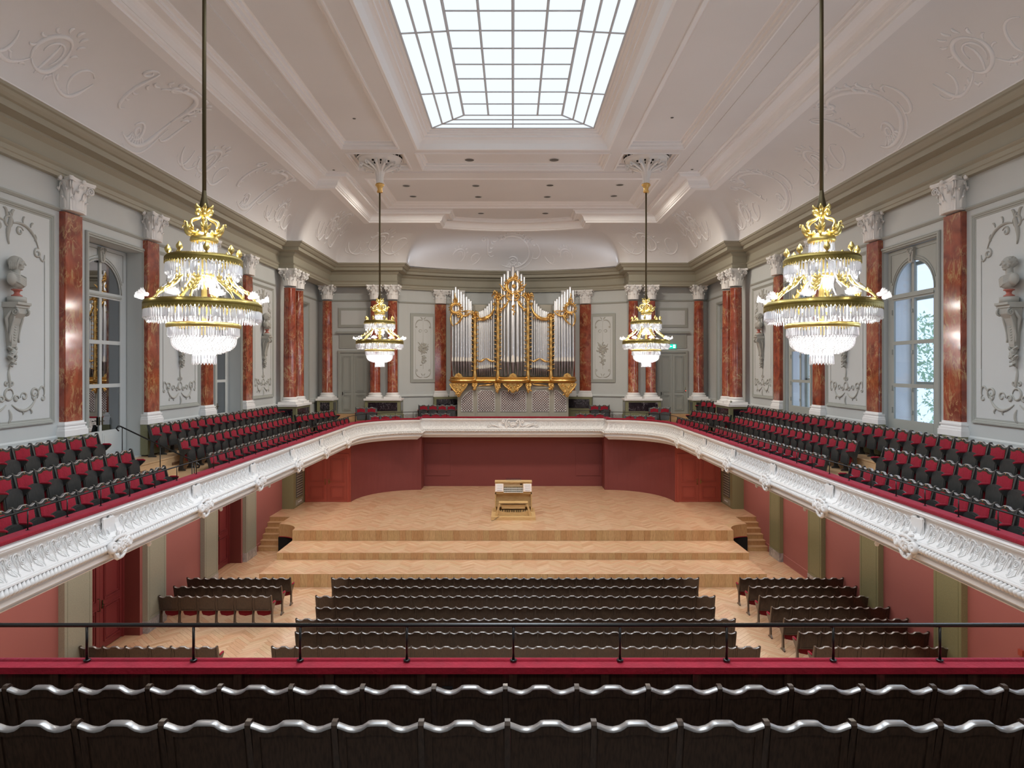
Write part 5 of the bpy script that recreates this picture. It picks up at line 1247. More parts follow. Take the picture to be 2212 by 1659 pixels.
# gilded palm columns with leaves and crowns
def palm(x, z0, z1, y, crown=1.0):
    mb = MB(); n = 40; mb.lathe([(.085+.012*math.sin(i*1.35), z0+(z1-z0)*i/n) for i in range(n+1)], 12, (x, y, 0))
    mb.lathe([(.12, 0), (.1, .1), (.13, .2), (.1, .4), (.085, .5)], 12, (x, y, z0-.12))
    k_ = int((z1-z0)/.24)
    for i in range(k_):
        for sg in (-1, 1):
            z = z0+.35+i*.235+(.1 if sg > 0 else 0); mb.tube([(x+sg*.07, y-.05, z), (x+sg*.12, y-.07, z+.05), (x+sg*.17, y-.07, z+.06), (x+sg*.19, y-.07, z+.02)], [.02, .02, .022, .026], 5)
    p = mb.build('palm_column', 'gold', org)
    mb = MB()
    for i in range(16):
        a = 2*PI*i/16+random.uniform(-.1, .1); L = crown*random.uniform(.22, .34); h = crown*random.uniform(.2, .42); zc = z1+random.uniform(-.25, .1)
        c_, s_ = math.cos(a), math.sin(a); mb.tube([(x, y, zc-.1), (x+c_*L*.3, y+s_*L*.3*.6, zc+h*.7), (x+c_*L*.75, y+s_*L*.6, zc+h), (x+c_*L*1.05, y+s_*L*.75, zc+h*.75), (x+c_*L*1.1, y+s_*L*.75, zc+h*.5)], [.03, .045, .045, .035, .02], 6)
    mb.sphere((x, y, z1), .13*crown, 10, 8); mb.build('palm_crown', 'gold', p)
for s in (-1, 1):
    palm(s*.82, zz(1200), zz(380), -.2, 1.0); palm(s*2.08, zz(1200), zz(570), -.12, .75)
# scrollwork between the columns
def gst(st, y, r, name, flat=None):
    mb = MB(); strokes(mb, st, lambda u, v: (u, y+.05*math.sin(u*9+v*7), v), r, 6); return mb.build(name, 'gold', org)
for s in (-1, 1):
    X = lambda a: s*abs(zx(a))
    gst([(bez((X(345), zz(590)), (X(430), zz(600)), (X(520), zz(560)), (X(530), zz(430)), 16), 2.0), (bez((X(345), zz(572)), (X(430), zz(585)), (X(505), zz(540)), (X(520), zz(470)), 16), 1.2), (spiral(X(528), zz(425), .08, .02, 0, s*1.3, 12), 1.4)]+
        [(leaf2(X(380+i*30), zz(585), 1.6, .1), 1.1) for i in range(5)], -.08, .04, 'gilded_garland')
    gst([(bez((X(345), zz(1020)), (X(390), zz(1050)), (X(410), zz(1000)), (X(440), zz(1000)), 10), 1.6), (bez((X(440), zz(1000)), (X(470), zz(1000)), (X(490), zz(1050)), (X(540), zz(1015)), 10), 1.6)], -.05, .035, 'gilded_rail')
    # outer rocaille cartouche
    xo, zo = X(125), zz(475)
    st = [(spiral(xo, zo, .28, .26, 0, 1, 22), 2.2), (spiral(xo, zo, .2, .2, 0, 1, 18), 1.0), (spiral(xo+s*.02, zo+.45, .1, .06, -1, 1.0, 14), 1.6), (bez((xo, zo+.3), (xo-s*.05, zo+.5), (xo+s*.1, zo+.7), (xo, zo+.82), 8), 1.4),
          (bez((xo+s*.2, zo-.2), (xo+s*.3, zo-.5), (xo+s*.32, zo-.8), (xo+s*.1, zo-.98), 12), 1.6), (bez((xo-s*.2, zo-.2), (xo-s*.5, zo-.35), (xo-s*.3, zo-.7), (xo+s*.05, zo-.9), 12), 2.0), (spiral(xo-s*.18, zo-.42, .12, .03, 0, -s*1.2, 12), 1.4),
          (bez((xo-s*.25, zo-.3), (xo-s*.5, zo-.55), (xo-s*.75, zo-.35), (xo-s*.9, zo-.1), 12), 1.6), (spiral(xo-s*.6, zo-.32, .1, .02, 0, 1.2, 12), 1.2), (bez((xo-s*.3, zo-.15), (xo-s*.5, zo-.2), (xo-s*.6, zo-.1), (xo-s*.88, zo-.16), 10), 1.3)]
    for i in range(16):
        a = i*.4; st.append((leaf2(xo+.27*math.cos(a), zo+.27*math.sin(a), a+.4, .13), 1.1))
    gst(st, -.36, .03, 'gilded_rocaille')
xo, zo = 0.03, zz(245)
st = [(spiral(xo, zo, .40, .4, 0, 1, 26), 2.0), (spiral(xo, zo, .32, .31, 0, 1, 24), 1.2), (bez((.0, zo+.4), (.05, zo+.55), (.2, zo+.6), (.1, zo+.74), 8), 1.8), (spiral(.16, zo+.5, .09, .02, 0, 1.3, 12), 1.5), (spiral(-.05, zo+.45, .08, .02, 3, -1.3, 12), 1.3)]
for i in range(20):
    a = i*.315; st.append((leaf2(xo+.4*math.cos(a), zo+.4*math.sin(a), a+.5, .16), 1.3))
for s in (-1, 1):
    st += [(bez((s*.25, zo-.35), (s*.5, zo-.6), (s*.2, zo-.8), (s*.05, zo-.75), 12), 1.6), (spiral(s*.2, zo-.55, .13, .03, 0, s*1.2, 14), 1.4), (bez((s*.35, zo-.25), (s*.6, zo-.3), (s*.55, zo+.05), (s*.75, zo+.1), 10), 1.5),
           (bez((s*.25, zo-.75), (s*.3, zo-1.0), (s*.5, zo-1.2), (s*.65, zo-1.25), 12), 1.9), (spiral(s*.64, zo-1.28, .07, .05, 0, 1, 10), 1.6), (bez((s*.4, zo-.5), (s*.6, zo-.5), (s*.7, zo-.6), (s*.75, zo-.8), 8), 1.6)]
    for i in range(6): st.append((leaf2(s*(.3+i*.07), zo-.85-i*.08, random.uniform(0, 6), .1), 1.3))
for i in range(9): st.append((leaf2(.02, zo-1.05-i*.05, random.uniform(0, 6.2), .1), 1.6))
for i in range(8): st.append((leaf2(.05, zo, i*.78, .1), 1.5))
gst(st, -.42, .032, 'gilded_cartouche')
# console shelf of the case, silvered with gilt edges
shelf = []
for i in range(61):
    x = -3.42+6.84*i/60; ax = abs(x)
    y = -.62*math.sqrt(max(0, 1-(ax/.85)**2))*.6 if ax < .85 else (0.02 if ax < 2.05 else -.3*math.sin(min(1, (ax-2.05)/1.37)*PI)**.7 if ax < 3.41 else .3)
    shelf.append((x, y-.1))
prof = [(-.5, zz(1192)), (.02, zz(1192)), (.06, zz(1200)), (.03, zz(1210)), (.1, zz(1222)), (.12, zz(1230)), (.06, zz(1240)), (.0, zz(1255)), (-.4, zz(1258))]
mb = MB(); mb.sweep(shelf, prof, smooth=False); mb.build('case_cornice', 'goldpale', org)
# crests above shelf
for xc, wd in ((0, .42), (-2.95, .42), (2.95, .42)):
    mb = MB(); pl = [(xc-wd, zz(1195)), (xc-wd*.5, zz(1188)), (xc-wd*.4, zz(1165)), (xc, zz(1150)), (xc+wd*.4, zz(1165)), (xc+wd*.5, zz(1188)), (xc+wd, zz(1195))]
    mb.prism(pl, -.47 if xc == 0 else -.36, -.42 if xc == 0 else -.31, 'y'); strokes(mb, [(spiral(xc, zz(1180), .12, .1, 0, .5, 10), 1)]+[(leaf2(xc, zz(1190), .3+i*.4, .14), 1) for i in range(7)], lambda u, v: (u, -.49 if xc == 0 else -.38, v), .016, 5); mb.build('gilded_crest', 'gold', org)
# gilded brackets below
def bracket(xc, w_, h, y, n=14):
    mb = MB(); mb.prism([(xc-w_, zz(1258)), (xc+w_, zz(1258)), (xc+w_*.5, zz(1258)-h*.5), (xc+w_*.12, zz(1258)-h), (xc-w_*.12, zz(1258)-h), (xc-w_*.5, zz(1258)-h*.5)], y, y+.12, 'y')
    st = [(spiral(xc+sg*w_*.5, zz(1258)-.1, .09, .02, 0, sg*1.3, 12), 1.5) for sg in (-1, 1)]+[(bez((xc+sg*w_, zz(1262)), (xc+sg*w_*.7, zz(1258)-h*.5), (xc+sg*w_*.2, zz(1258)-h*.6), (xc, zz(1258)-h), 10), 1.6) for sg in (-1, 1)]
    st += [(leaf2(xc+random.uniform(-.5, .5)*w_, zz(1258)-random.uniform(.05, .75)*h, random.uniform(3.4, 6), .12), 1.3) for _ in range(n)]
    strokes(mb, st, lambda u, v: (u, y-.03, v), .026, 6); mb.build('gilded_bracket', 'gold', org)
bracket(0, .55, .52, -.3, 18)
for s in (-1, 1):
    bracket(s*2.95, .5, .75, -.3, 18); bracket(s*.84, .16, .55, -.2); bracket(s*2.08, .14, .36, -.16)
    gst([(bez((s*1.05, zz(1262)), (s*1.3, zz(1290)), (s*1.5, zz(1265)), (s*1.9, zz(1290)), 14), 1.6)], -.1, .03, 'gilded_rail')
# base with five lattice openings
mb = MB(); zt = zz(1258); sh = []
mb.box(-3.05, 3.05, .12, 1.2, 0, zt); bb = mb.build('base_case', 'organgrey', org)
for xa, xb in ((178, 298), (350, 532), (594, 862), (925, 1108), (1162, 1284)):
    a, b = zx(xa), zx(xb); z0, z1 = zz(1556), zz(1335); c = (a+b)/2; w_ = b-a
    def topz(x):
        u = (x-a)/w_
        if xa == 178: return z0+(z1-z0)*(.6+.4*math.sin(u*PI/2)) if u < .75 else z1
        if xa == 1162: return z0+(z1-z0)*(.6+.4*math.sin((1-u)*PI/2)) if u > .25 else z1
        if xa == 594: return z1-.16*math.exp(-((u-.5)/.2)**2)-(.05 if .12 > u or u > .88 else 0)
        return z1-(.08 if u < .15 or u > .85 else 0)
    n = 16; xs_ = [a+w_*i/n for i in range(n+1)]
    mb = MB(); pl = [(a, z0), (b, z0)]+[(x, topz(x)) for x in reversed(xs_)]; mb.prism(pl, .105, .118, 'y'); mb.build('lattice_backing', 'lattice', bb)
    mb = MB(); st3 = [(x, .09, z) for x, z in pl]; mb.tube(st3, .018, 4, closed=True, smooth=False); mb.build('lattice_frame', 'whitegloss', bb)
    d = .105; mb = MB(); k0 = int((z1-z0+w_)/d)+1
    for sg in (1, -1):
        for i in range(-k0, k0+1):
            # line z = z0 + sg*(x-c) + i*d*1.41, sampled and kept inside
            run = []
            for j in range(41):
                x = a+w_*j/40; z = (z0+z1)/2+sg*(x-c)+i*d*1.3
                if z0 < z < topz(x): run.append((x, .098, z))
                else:
                    if len(run) > 1: mb.tube([run[0], run[-1]], .013, 4, smooth=False)
                    run = []
            if len(run) > 1: mb.tube([run[0], run[-1]], .013, 4, smooth=False)
    mb.build('lattice', 'whitegloss', bb, kind='stuff')
for x in (-2.02, -.86, .86, 2.02): MB().box(x-.04, x+.04, .08, .14, 0, zt).build('pilaster_strip', 'organgrey', bb)
MB().box(-3.1, 3.1, .06, .2, .3, .62).build('plinth', 'organgrey', bb)

# ================================================================ ORGAN CONSOLE on the stage
con = thing('organ_console', (0.02, 28.0, ZB), 0, 'light maple organ console with three manuals standing on centre stage', 'organ console')
MB().box(-.94, .94, -.32, 1.6, 0, .13).build('platform', 'maple', con)
for s in (-1, 1):
    MB().box(*sorted((s*.76, s*.81)), .75, 1.35, .13, .98).build('side_panel', 'maple', con)
    mb = MB(); mb.T = Matrix.Translation((s*.615, .78, 1.17)) @ Matrix.Rotation(-.45, 4, 'X'); mb.box(-.185, .185, -.02, .05, -.19, .19)
    j = mb.build('stop_jamb', 'maple', con)
    mb = MB(); mb.T = Matrix.Translation((s*.615, .775, 1.17)) @ Matrix.Rotation(-.45, 4, 'X'); mb.box(-.175, .175, -.028, -.018, -.17, .17); mb.build('jamb_face', 'pinkwood', j)
    for i in range(4):
        mb = MB(); mb.T = Matrix.Translation((s*.615, .775, 1.17)) @ Matrix.Rotation(-.45, 4, 'X'); z_ = -.12+i*.08; mb.box(-.1, .12, -.045, -.026, z_, z_+.045); mb.build('stop_tabs', 'ivory', j)
        mb = MB(); mb.T = Matrix.Translation((s*.615, .775, 1.17)) @ Matrix.Rotation(-.45, 4, 'X'); mb.box(-.1, .12, -.032, -.026, z_-.012, z_-.002); mb.build('tab_slot', 'pinkmarble', j)
MB().box(-.8, .8, .75, 1.35, .9, .98).build('key_bed', 'maple', con)
MB().box(-.8, .8, 1.3, 1.36, .13, 1.38).build('rear_panel', 'maple', con)
MB().box(-.82, .82, .95, 1.4, 1.36, 1.41).build('top_board', 'maple', con)
mb = MB(); mb.T = Matrix.Translation((0, 1.1, 1.27)) @ Matrix.Rotation(-.3, 4, 'X'); mb.box(-.43, .43, -.02, .02, -.11, .12); d_ = mb.build('music_desk', 'maple', con)
MB().box(.3, .38, 1.04, 1.06, 1.26, 1.3).build('display', 'black', d_)
for i in range(3):
    k_ = MB().box(-.43, .43, .62+i*.13, .82+i*.13, .99+i*.06, 1.01+i*.06).build('manual', 'ivory', con)
    MB().box(-.45, .45, .8+i*.13, .86+i*.13, .97+i*.06, 1.03+i*.06).build('manual_rail', 'maple', con)
    mb = MB(); ww = .86/36
    for j in range(36):
        if j % 7 in (0, 1, 3, 4, 5): x = -.43+ww*(j+1); mb.box(x-.007, x+.007, .7+i*.13, .82+i*.13, 1.01+i*.06, 1.02+i*.06)
    mb.build('black_keys', 'black', k_, kind='stuff')
MB().box(-.34, .34, 1.4-.16, 1.42-.16, 1.41, 1.52).build('glass_music_stand', 'glass', con)
MB().box(-.76, .76, .95, .98, .3, .9).build('knee_panel', 'maple', con)
MB().box(-.08, .3, .9, .95, .42, .5).build('swell_recess', 'black', con)
for i in range(3): MB().box(.08+i*.08, .145+i*.08, .82, .9, .42, .47).build('swell_pedal', 'brass', con)
for i in range(6): MB().lathe([(0, .02), (.02, .02), (.022, 0), (0, 0)], 8, (-.62+i*.085, .88, .36 if i > 1 else .5)).build('toe_stud', 'brass', con)
for i in range(30):
    x = -.6+i*1.2/29; y0 = .25+.06*math.cos(x*2); MB().box(x-.012, x+.012, y0, .8, .17+.03*x*x, .2+.03*x*x).build('pedal_key', 'maple' if i % 12 not in (1, 3, 6, 8, 10) else 'black', con)
mb = MB(); mb.prism([(-.64, .13), (.64, .13), (.64, .33), (.3, .27), (-.3, .27), (-.64, .33)], -.02, .02, 'y'); mb.build('pedal_front_board', 'maple', con)
# bench
bn = thing('organ_bench', (0.02, 27.95, ZB+.13), 0, 'light wooden organ bench with splayed legs in front of the console', 'bench')
MB().box(-.62, .62, -.02, .34, .52, .56).build('seat', 'maple', bn); MB().box(-.58, .58, .0, .32, .49, .52).build('seat_gap', 'void', bn); MB().box(-.5, .5, .1, .14, .28, .46).build('stretcher', 'maple', bn)
for s in (-1, 1):
    mb = MB(); mb.prism([(s*.55, .5), (s*.62, .5), (s*.78, 0), (s*.68, 0)], -.06, .02, 'y'); mb.build('leg', 'maple', bn)
    mb = MB(); mb.prism([(s*.55, .5), (s*.62, .5), (s*.78, 0), (s*.68, 0)], .28, .34, 'y'); mb.build('leg', 'maple', bn)
t = MB().tube([(-.58, 27.72, ZB+.14), (-.64, 27.66, ZB+.14), (-.72, 27.62, ZB+.08), (-.82, 27.6, ZB+.01), (-.9, 27.55, ZB+.008)], .009, 6).build('power_cable', 'black'); tag(t, 'short black cable trailing from the left foot of the organ console', 'cable')

# ================================================================ CHANDELIERS
def rot_copies(mb, fn, n, ph=0):
    for i in range(n):
        mb.T = Matrix.Rotation(ph+2*PI*i/n, 4, 'Z'); fn(mb)
    mb.T = None
def drop(mb, r, z, L, w_=.012):
    # long faceted pendant with bead
    w2 = w_*1.25; vs = [(r, 0, z), (r+w_*.8, 0, z-L*.2), (r, w_*.8, z-L*.2), (r-w_*.8, 0, z-L*.2), (r, -w_*.8, z-L*.2), (r+w2, 0, z-L*.86), (r, w2, z-L*.86), (r-w2, 0, z-L*.86), (r, -w2, z-L*.86), (r, 0, z-L)]
    mb.add(vs, [(0,1,2),(0,2,3),(0,3,4),(0,4,1),(1,5,6,2),(2,6,7,3),(3,7,8,4),(4,8,5,1),(5,9,6),(6,9,7),(7,9,8),(8,9,5)])
def chandelier(loc, label, rod_top, first):
    t = thing('chandelier', loc, 0, label, 'chandelier', 'crystal chandeliers with gilded rings')
    B = lambda name, mat, f, kind=None, par=None: (lambda m_: (f(m_), m_.build(name, mat, par or t, kind=kind))[1])(MB())
    H = rod_top-loc[2]
    B('rod', 'brass' if not first else 'bronze', lambda m_: m_.tube([(0, 0, 2.55), (0, 0, H)], .03 if first else .03, 10))
    B('cone', 'bronze', lambda m_: m_.lathe([(.03, 2.7), (.04, 2.6), (.075, 2.45), (.07, 2.42), (0, 2.42)], 16))
    B('stem', 'chgold', lambda m_: m_.lathe([(.045, .45), (.035, .7), (.045, 1.0), (.035, 1.3), (.05, 1.6), (.03, 1.9), (.04, 2.1), (.03, 2.45)], 10))
    def crown(m_):
        def arm(q):
            q.tube([(p[0], 0, p[1]) for p in bez((.06, 2.36), (.02, 2.2), (.27, 2.3), (.22, 2.12), 10)], [.018]*11, 5)
            q.tube([(.06+x, 0, 2.36+y) for x, y in spiral(.04, .0, .05, .012, 3, -1.2, 10)], .016, 5)
            q.tube([(p[0], 0, p[1]) for p in bez((.2, 2.12), (.3, 2.0), (.12, 1.98), (.12, 2.08), 8)], .02, 5)
            q.tube([(p[0], 0, p[1]) for p in bez((.16, 2.03), (.26, 1.98), (.3, 2.12), (.29, 2.17), 6)], [.02, .032, .038, .038, .03, .02, .012], 5)
            for sg in (-1, 1): q.tube([(.2, 0, 2.06), (.24, sg*.05, 2.1), (.27, sg*.07, 2.15)], [.02, .024, .01], 5)
            q.tube([(.29, 0, 2.16), (.33, 0, 2.17), (.34, 0, 2.13)], [.014, .014, .008], 5)
            q.tube([(p[0], 0, p[1]) for p in bez((.05, 2.4), (.1, 2.42), (.14, 2.44), (.13, 2.48), 5)], [.02, .03, .03, .025, .015, .01], 5)
        rot_copies(m_, arm, 6)
    B('crown', 'chgold', crown)
    B('cap', 'chgold', lambda m_: m_.lathe([(.05, 2.05), (.15, 2.02), (.19, 1.97), (.2, 1.92), (.185, 1.9)], 32, mod=lambda a, z: 1+.03*math.cos(a*16)))
    # glass tubes between tiers
    def tubes(m_):
        rot_copies(m_, lambda q: q.tube([(p[0], 0, p[1]) for p in bez((.06, 1.9), (.08, 1.72), (.16, 1.66), (.34, 1.64), 10)], .011, 6), 12)
        rot_copies(m_, lambda q: q.tube([(p[0], 0, p[1]) for p in bez((.42, 1.55), (.40, 1.25), (.55, 1.2), (.62, 1.14), 8)], .012, 6), 8)
        rot_copies(m_, lambda q: q.tube([(p[0], 0, p[1]) for p in bez((.38, .93), (.4, .8), (.36, .7), (.42, .62), 8)], .014, 6), 8)
    B('glass_tube_arms', 'crystal', tubes, 'stuff')
    ringp = lambda R, z, h: [(R-.1, z+h), (R-.03, z+h+.01), (R, z+h*.7), (R+.008, z+h*.35), (R-.01, z), (R-.06, z-.005)]
    fl = lambda n: (lambda a, z: 1+.008*math.cos(a*n))
    r2 = B('upper_ring', 'brass', lambda m_: (m_.lathe(ringp(.545, 1.59, .075), 180, mod=lambda a, z: 1+.009*math.cos(a*90)), rot_copies(m_, lambda q: q.prism([(-.026, 1.61), (.026, 1.61), (.026, 1.575), (0, 1.54), (-.026, 1.575)], .54, .557, 'y'), 64)))
    B('big_ring', 'brass', lambda m_: (m_.lathe(ringp(.83, .885, .085), 240, mod=lambda a, z: 1+.006*math.cos(a*120)), rot_copies(m_, lambda q: q.prism([(-.026, .9), (.026, .9), (.026, .865), (0, .825), (-.026, .865)], .825, .843, 'y'), 96)))
    B('inner_ring', 'chgold', lambda m_: m_.lathe([(.1, 1.42), (.16, 1.42), (.175, 1.4), (.16, 1.37), (.1, 1.37)], 24))
    B('bowl_rim', 'chgold', lambda m_: m_.lathe([(.44, .64), (.5, .645), (.53, .62), (.525, .575), (.5, .57), (.46, .6)], 64, mod=lambda a, z: 1+.02*math.cos(a*24)))
    # flame finials
    def fin(m_):
        rot_copies(m_, lambda q: q.lathe([(.0, 0), (.02, 0), (.01, .03), (.03, .05), (.045, .08), (.04, .11), (.02, .15), (.0, .175)], 10, (.5, 0, 1.67), mod=lambda a, z: 1+.18*math.cos(a*5+z*60)), 1)
    fm_ = MB(); fm_.lathe([(.0, 0), (.02, 0), (.01, .03), (.03, .05), (.045, .08), (.04, .11), (.02, .15), (.0, .175)], 20, mod=lambda a, z: 1+.16*math.cos(a*5+z*60)); fme = fm_.mesh('flame_finial', 'chgold')
    for i in range(8): a = PI/8+i*PI/4+.1; obj('flame_finial', fme, t, (.5*math.cos(a), .5*math.sin(a), 1.66))
    # gilded acanthus arms
    am = MB(); am.tube([(p[0], 0, p[1]) for p in bez((.4, 1.4), (.33, 1.2), (.62, 1.22), (.76, .98), 14)], taper(15, .028, .5, .5), 6); am.tube([(.42+x, 0, 1.42+y) for x, y in spiral(0, 0, .05, .015, PI, -.9, 8)], .02, 5)
    for k_, u in enumerate((.2, .4, .6, .8)):
        p = bez((.4, 1.4), (.33, 1.2), (.62, 1.22), (.76, .98), 20)[int(u*20)]
        for sg in (-1, 1): am.tube([(p[0], 0, p[1]), (p[0]-.01, sg*.04, p[1]+.03), (p[0]-.03, sg*.06, p[1]+.06)], [.025, .022, .008], 5)
    ame = am.mesh('acanthus_arm', 'chgold')
    for i in range(8): obj('acanthus_arm', ame, t, (0, 0, 0), i*PI/4+.2)
    # crystal shells and bulbs on the big ring
    shm = MB(); vs = []; n = 12
    for j, rr in enumerate((.015, .05, .09, .115)):
        for i in range(n+1):
            a = -1.35+2.7*i/n; sc_ = 1+.12*(1 if i % 2 else -.3)*(j/3)
            vs.append((rr*(.45+.25*j/3)*1.0+.02*abs(math.sin(a)), rr*math.sin(a)*sc_*1.0, rr*math.cos(a)*sc_*.95+(.01 if i % 2 else 0)))
    shm.add(vs, [(j*(n+1)+i, j*(n+1)+i+1, (j+1)*(n+1)+i+1, (j+1)*(n+1)+i) for j in range(3) for i in range(n)], 0, False)
    she = shm.mesh('crystal_shell', 'crystal'); bme = MB().sphere((0, 0, 0), .026, 10, 8).mesh('bulb', 'bulb')
    for i in range(10):
        a = i*2*PI/10+.31; s_ = obj('crystal_shell', she, t, (.84*math.cos(a), .84*math.sin(a), .985), a); obj('bulb', bme, s_, (.015, 0, .035))
    # pendants
    for nm, parts_ in (('upper_fringe', ((.535, 1.575, .20, 72), (.5, 1.55, .24, 56), (.44, 1.56, .2, 40))), ('lower_fringe', ((.825, .865, .19, 112), (.78, .85, .22, 90), (.7, .86, .18, 60))),
                       ('crown_fringe', ((.175, 1.9, .17, 20), (.15, 1.9, .24, 16), (.1, 1.88, .2, 10))), ('inner_fringe', ((.16, 1.38, .17, 18), (.13, 1.37, .22, 14)))):
        m_ = MB()
        for R, z, L, n in parts_: rot_copies(m_, lambda q: drop(q, R, z, L*(.9+.1*random.random()), .0125), n)
        m_.build(nm, 'crystal', t, kind='stuff')
    m_ = MB()
    for R, z, L, n in ((.5, .6, .17, 76), (.47, .6, .2, 60)): rot_copies(m_, lambda q: drop(q, R, z, L, .012), n)
    for k_ in range(20):
        u = k_/19; R = .46*(1-u**3.6)+.24*u**3.6; z = .44-.26*u**.95; rot_copies(m_, lambda q: q.add([(R+.013, 0, z), (R, .013, z), (R, 0, z+.014), (R, -.013, z), (R, 0, z-.014)], [(0,1,2),(0,2,3),(0,3,4),(0,4,1)]), int(R*110), k_*.1)
    m_.lathe([(.44*(1-(k/12)**3.6)+.22*(k/12)**3.6, .44-.26*(k/12)**.95) for k in range(13)]+[(0, .19)], 40); m_.build('crystal_bowl', 'crystal', t, kind='stuff')
    m_ = MB()
    for R, z, L, n in ((.165, .17, .17, 22), (.14, .17, .15, 18)): rot_copies(m_, lambda q: drop(q, R, z, L, .013), n)
    m_.lathe([(.25, .17), (.17, .17), (.16, .1)], 24); m_.build('lowest_fringe', 'crystal', t, kind='stuff')
    # bulbs inside every tier
    for nm, R, z, n in (('crown', .09, 1.82, 4), ('upper', .42, 1.5, 8), ('lower', .66, .8, 12), ('bowl', .2, .42, 5), ('core', .06, 1.32, 3), ('tail', .06, .1, 3)):
        for i in range(n):
            a = i*2*PI/n+.2; obj('bulb', bme, t, (R*math.cos(a), R*math.sin(a), z))
    for z, pw in LAMPS:
        d = bpy.data.lights.new('chandelier_light', 'POINT'); d.energy = pw*CH; d.color = (1, .97, .92); d.shadow_soft_size = .12
        o = bpy.data.objects.new('chandelier_light', d); COL.objects.link(o); o.location = (loc[0], loc[1], loc[2]+z)
    return t
CH = 1.0; LAMPS = ((.8, 110), (.36, 7), (1.45, 55), (1.8, 16), (.1, 5), (2.25, 45), (1.12, 60))
CX, CYN, CYF, CZ = 4.78, 10.18, 23.6, 7.56
c0 = chandelier((-CX, CYN, CZ), 'near left crystal chandelier with three gilded tiers, hanging on a long rod', 14.9, True); remember(c0)
def chan_copy(loc, label):
    r = dup(c0, loc, 0, label)
    for z, pw in LAMPS:
        d = bpy.data.lights.new('chandelier_light', 'POINT'); d.energy = pw*CH; d.color = (1, .97, .92); d.shadow_soft_size = .12
        o = bpy.data.objects.new('chandelier_light', d); COL.objects.link(o); o.location = (loc[0], loc[1], loc[2]+z)
chan_copy((CX, CYN, CZ), 'near right crystal chandelier with three gilded tiers, hanging on a long rod')
chan_copy((-CX, CYF, CZ), 'far left crystal chandelier hanging before the columns left of the organ')
chan_copy((CX, CYF, CZ), 'far right crystal chandelier hanging before the columns right of the organ')
# ceiling rosettes
def rosette(loc, label):
    t = thing('ceiling_rosette', loc, 0, label, 'rosette', 'white openwork ceiling rosettes')
    m_ = MB(); m_.lathe([(.12, -1.0), (.13, -.75), (.2, -.5), (.4, -.3), (.72, -.2), (.76, -.12), (.78, .0)], 48, mod=lambda a, z: 1+(.05 if z < -.2 else .0)*math.cos(a*12)); m_.build('bell', 'white', t)
    m_ = MB()
    for i in range(24): a = 2*PI*i/24; m_.T = Matrix.Rotation(a, 4, 'Z'); m_.box(.772, .80, -.055, .055, -.09, -.02) 
    m_.T = None; m_.build('pierced_band', 'void', t)
    m_ = MB(); m_.lathe([(.78, -.13), (.81, -.12), (.81, -.1), (.78, -.1)], 48); m_.lathe([(.78, -.01), (.82, -.01), (.82, .02), (.78, .02)], 48); m_.build('rim', 'white', t)
    m_ = MB()
    def lf(q):
        q.tube([(p[0], 0, p[1]) for p in bez((.18, -.55), (.3, -.4), (.6, -.34), (.7, -.3), 8)], taper(9, .05, .5, .6), 6); q.tube([(.68+x, 0, -.36+y) for x, y in spiral(0, 0, .07, .02, PI/2, -1.1, 8)], .03, 5)
    rot_copies(m_, lf, 12); m_.build('acanthus_leaves', 'white', t)
    m_ = MB(); rot_copies(m_, lambda q: (q.box(.5, .56, -.03, .03, -.3, -.25), q.box(.36, .44, -.012, .012, -.36, -.3)), 12, .26); m_.build('pierced_holes', 'void', t)
    MB().lathe([(.03, -1.3), (.09, -1.29), (.1, -1.25), (.075, -1.18), (.1, -1.1), (.15, -1.04), (.155, -1.0), (.12, -.96), (0, -.96)], 24, mod=lambda a, z: 1+.05*math.cos(a*8)).build('gilded_cup', 'gold', t)
    return t
r0 = remember(rosette((-CX, CYF, ZM+.17), 'white openwork rosette over the far left chandelier'))
dup(r0, (CX, CYF, ZM+.17), 0, 'white openwork rosette over the far right chandelier')
dup(r0, (-CX, CYN, ZM+.17), 0, 'white openwork rosette over the near left chandelier, above the frame'); dup(r0, (CX, CYN, ZM+.17), 0, 'white openwork rosette over the near right chandelier, above the frame')

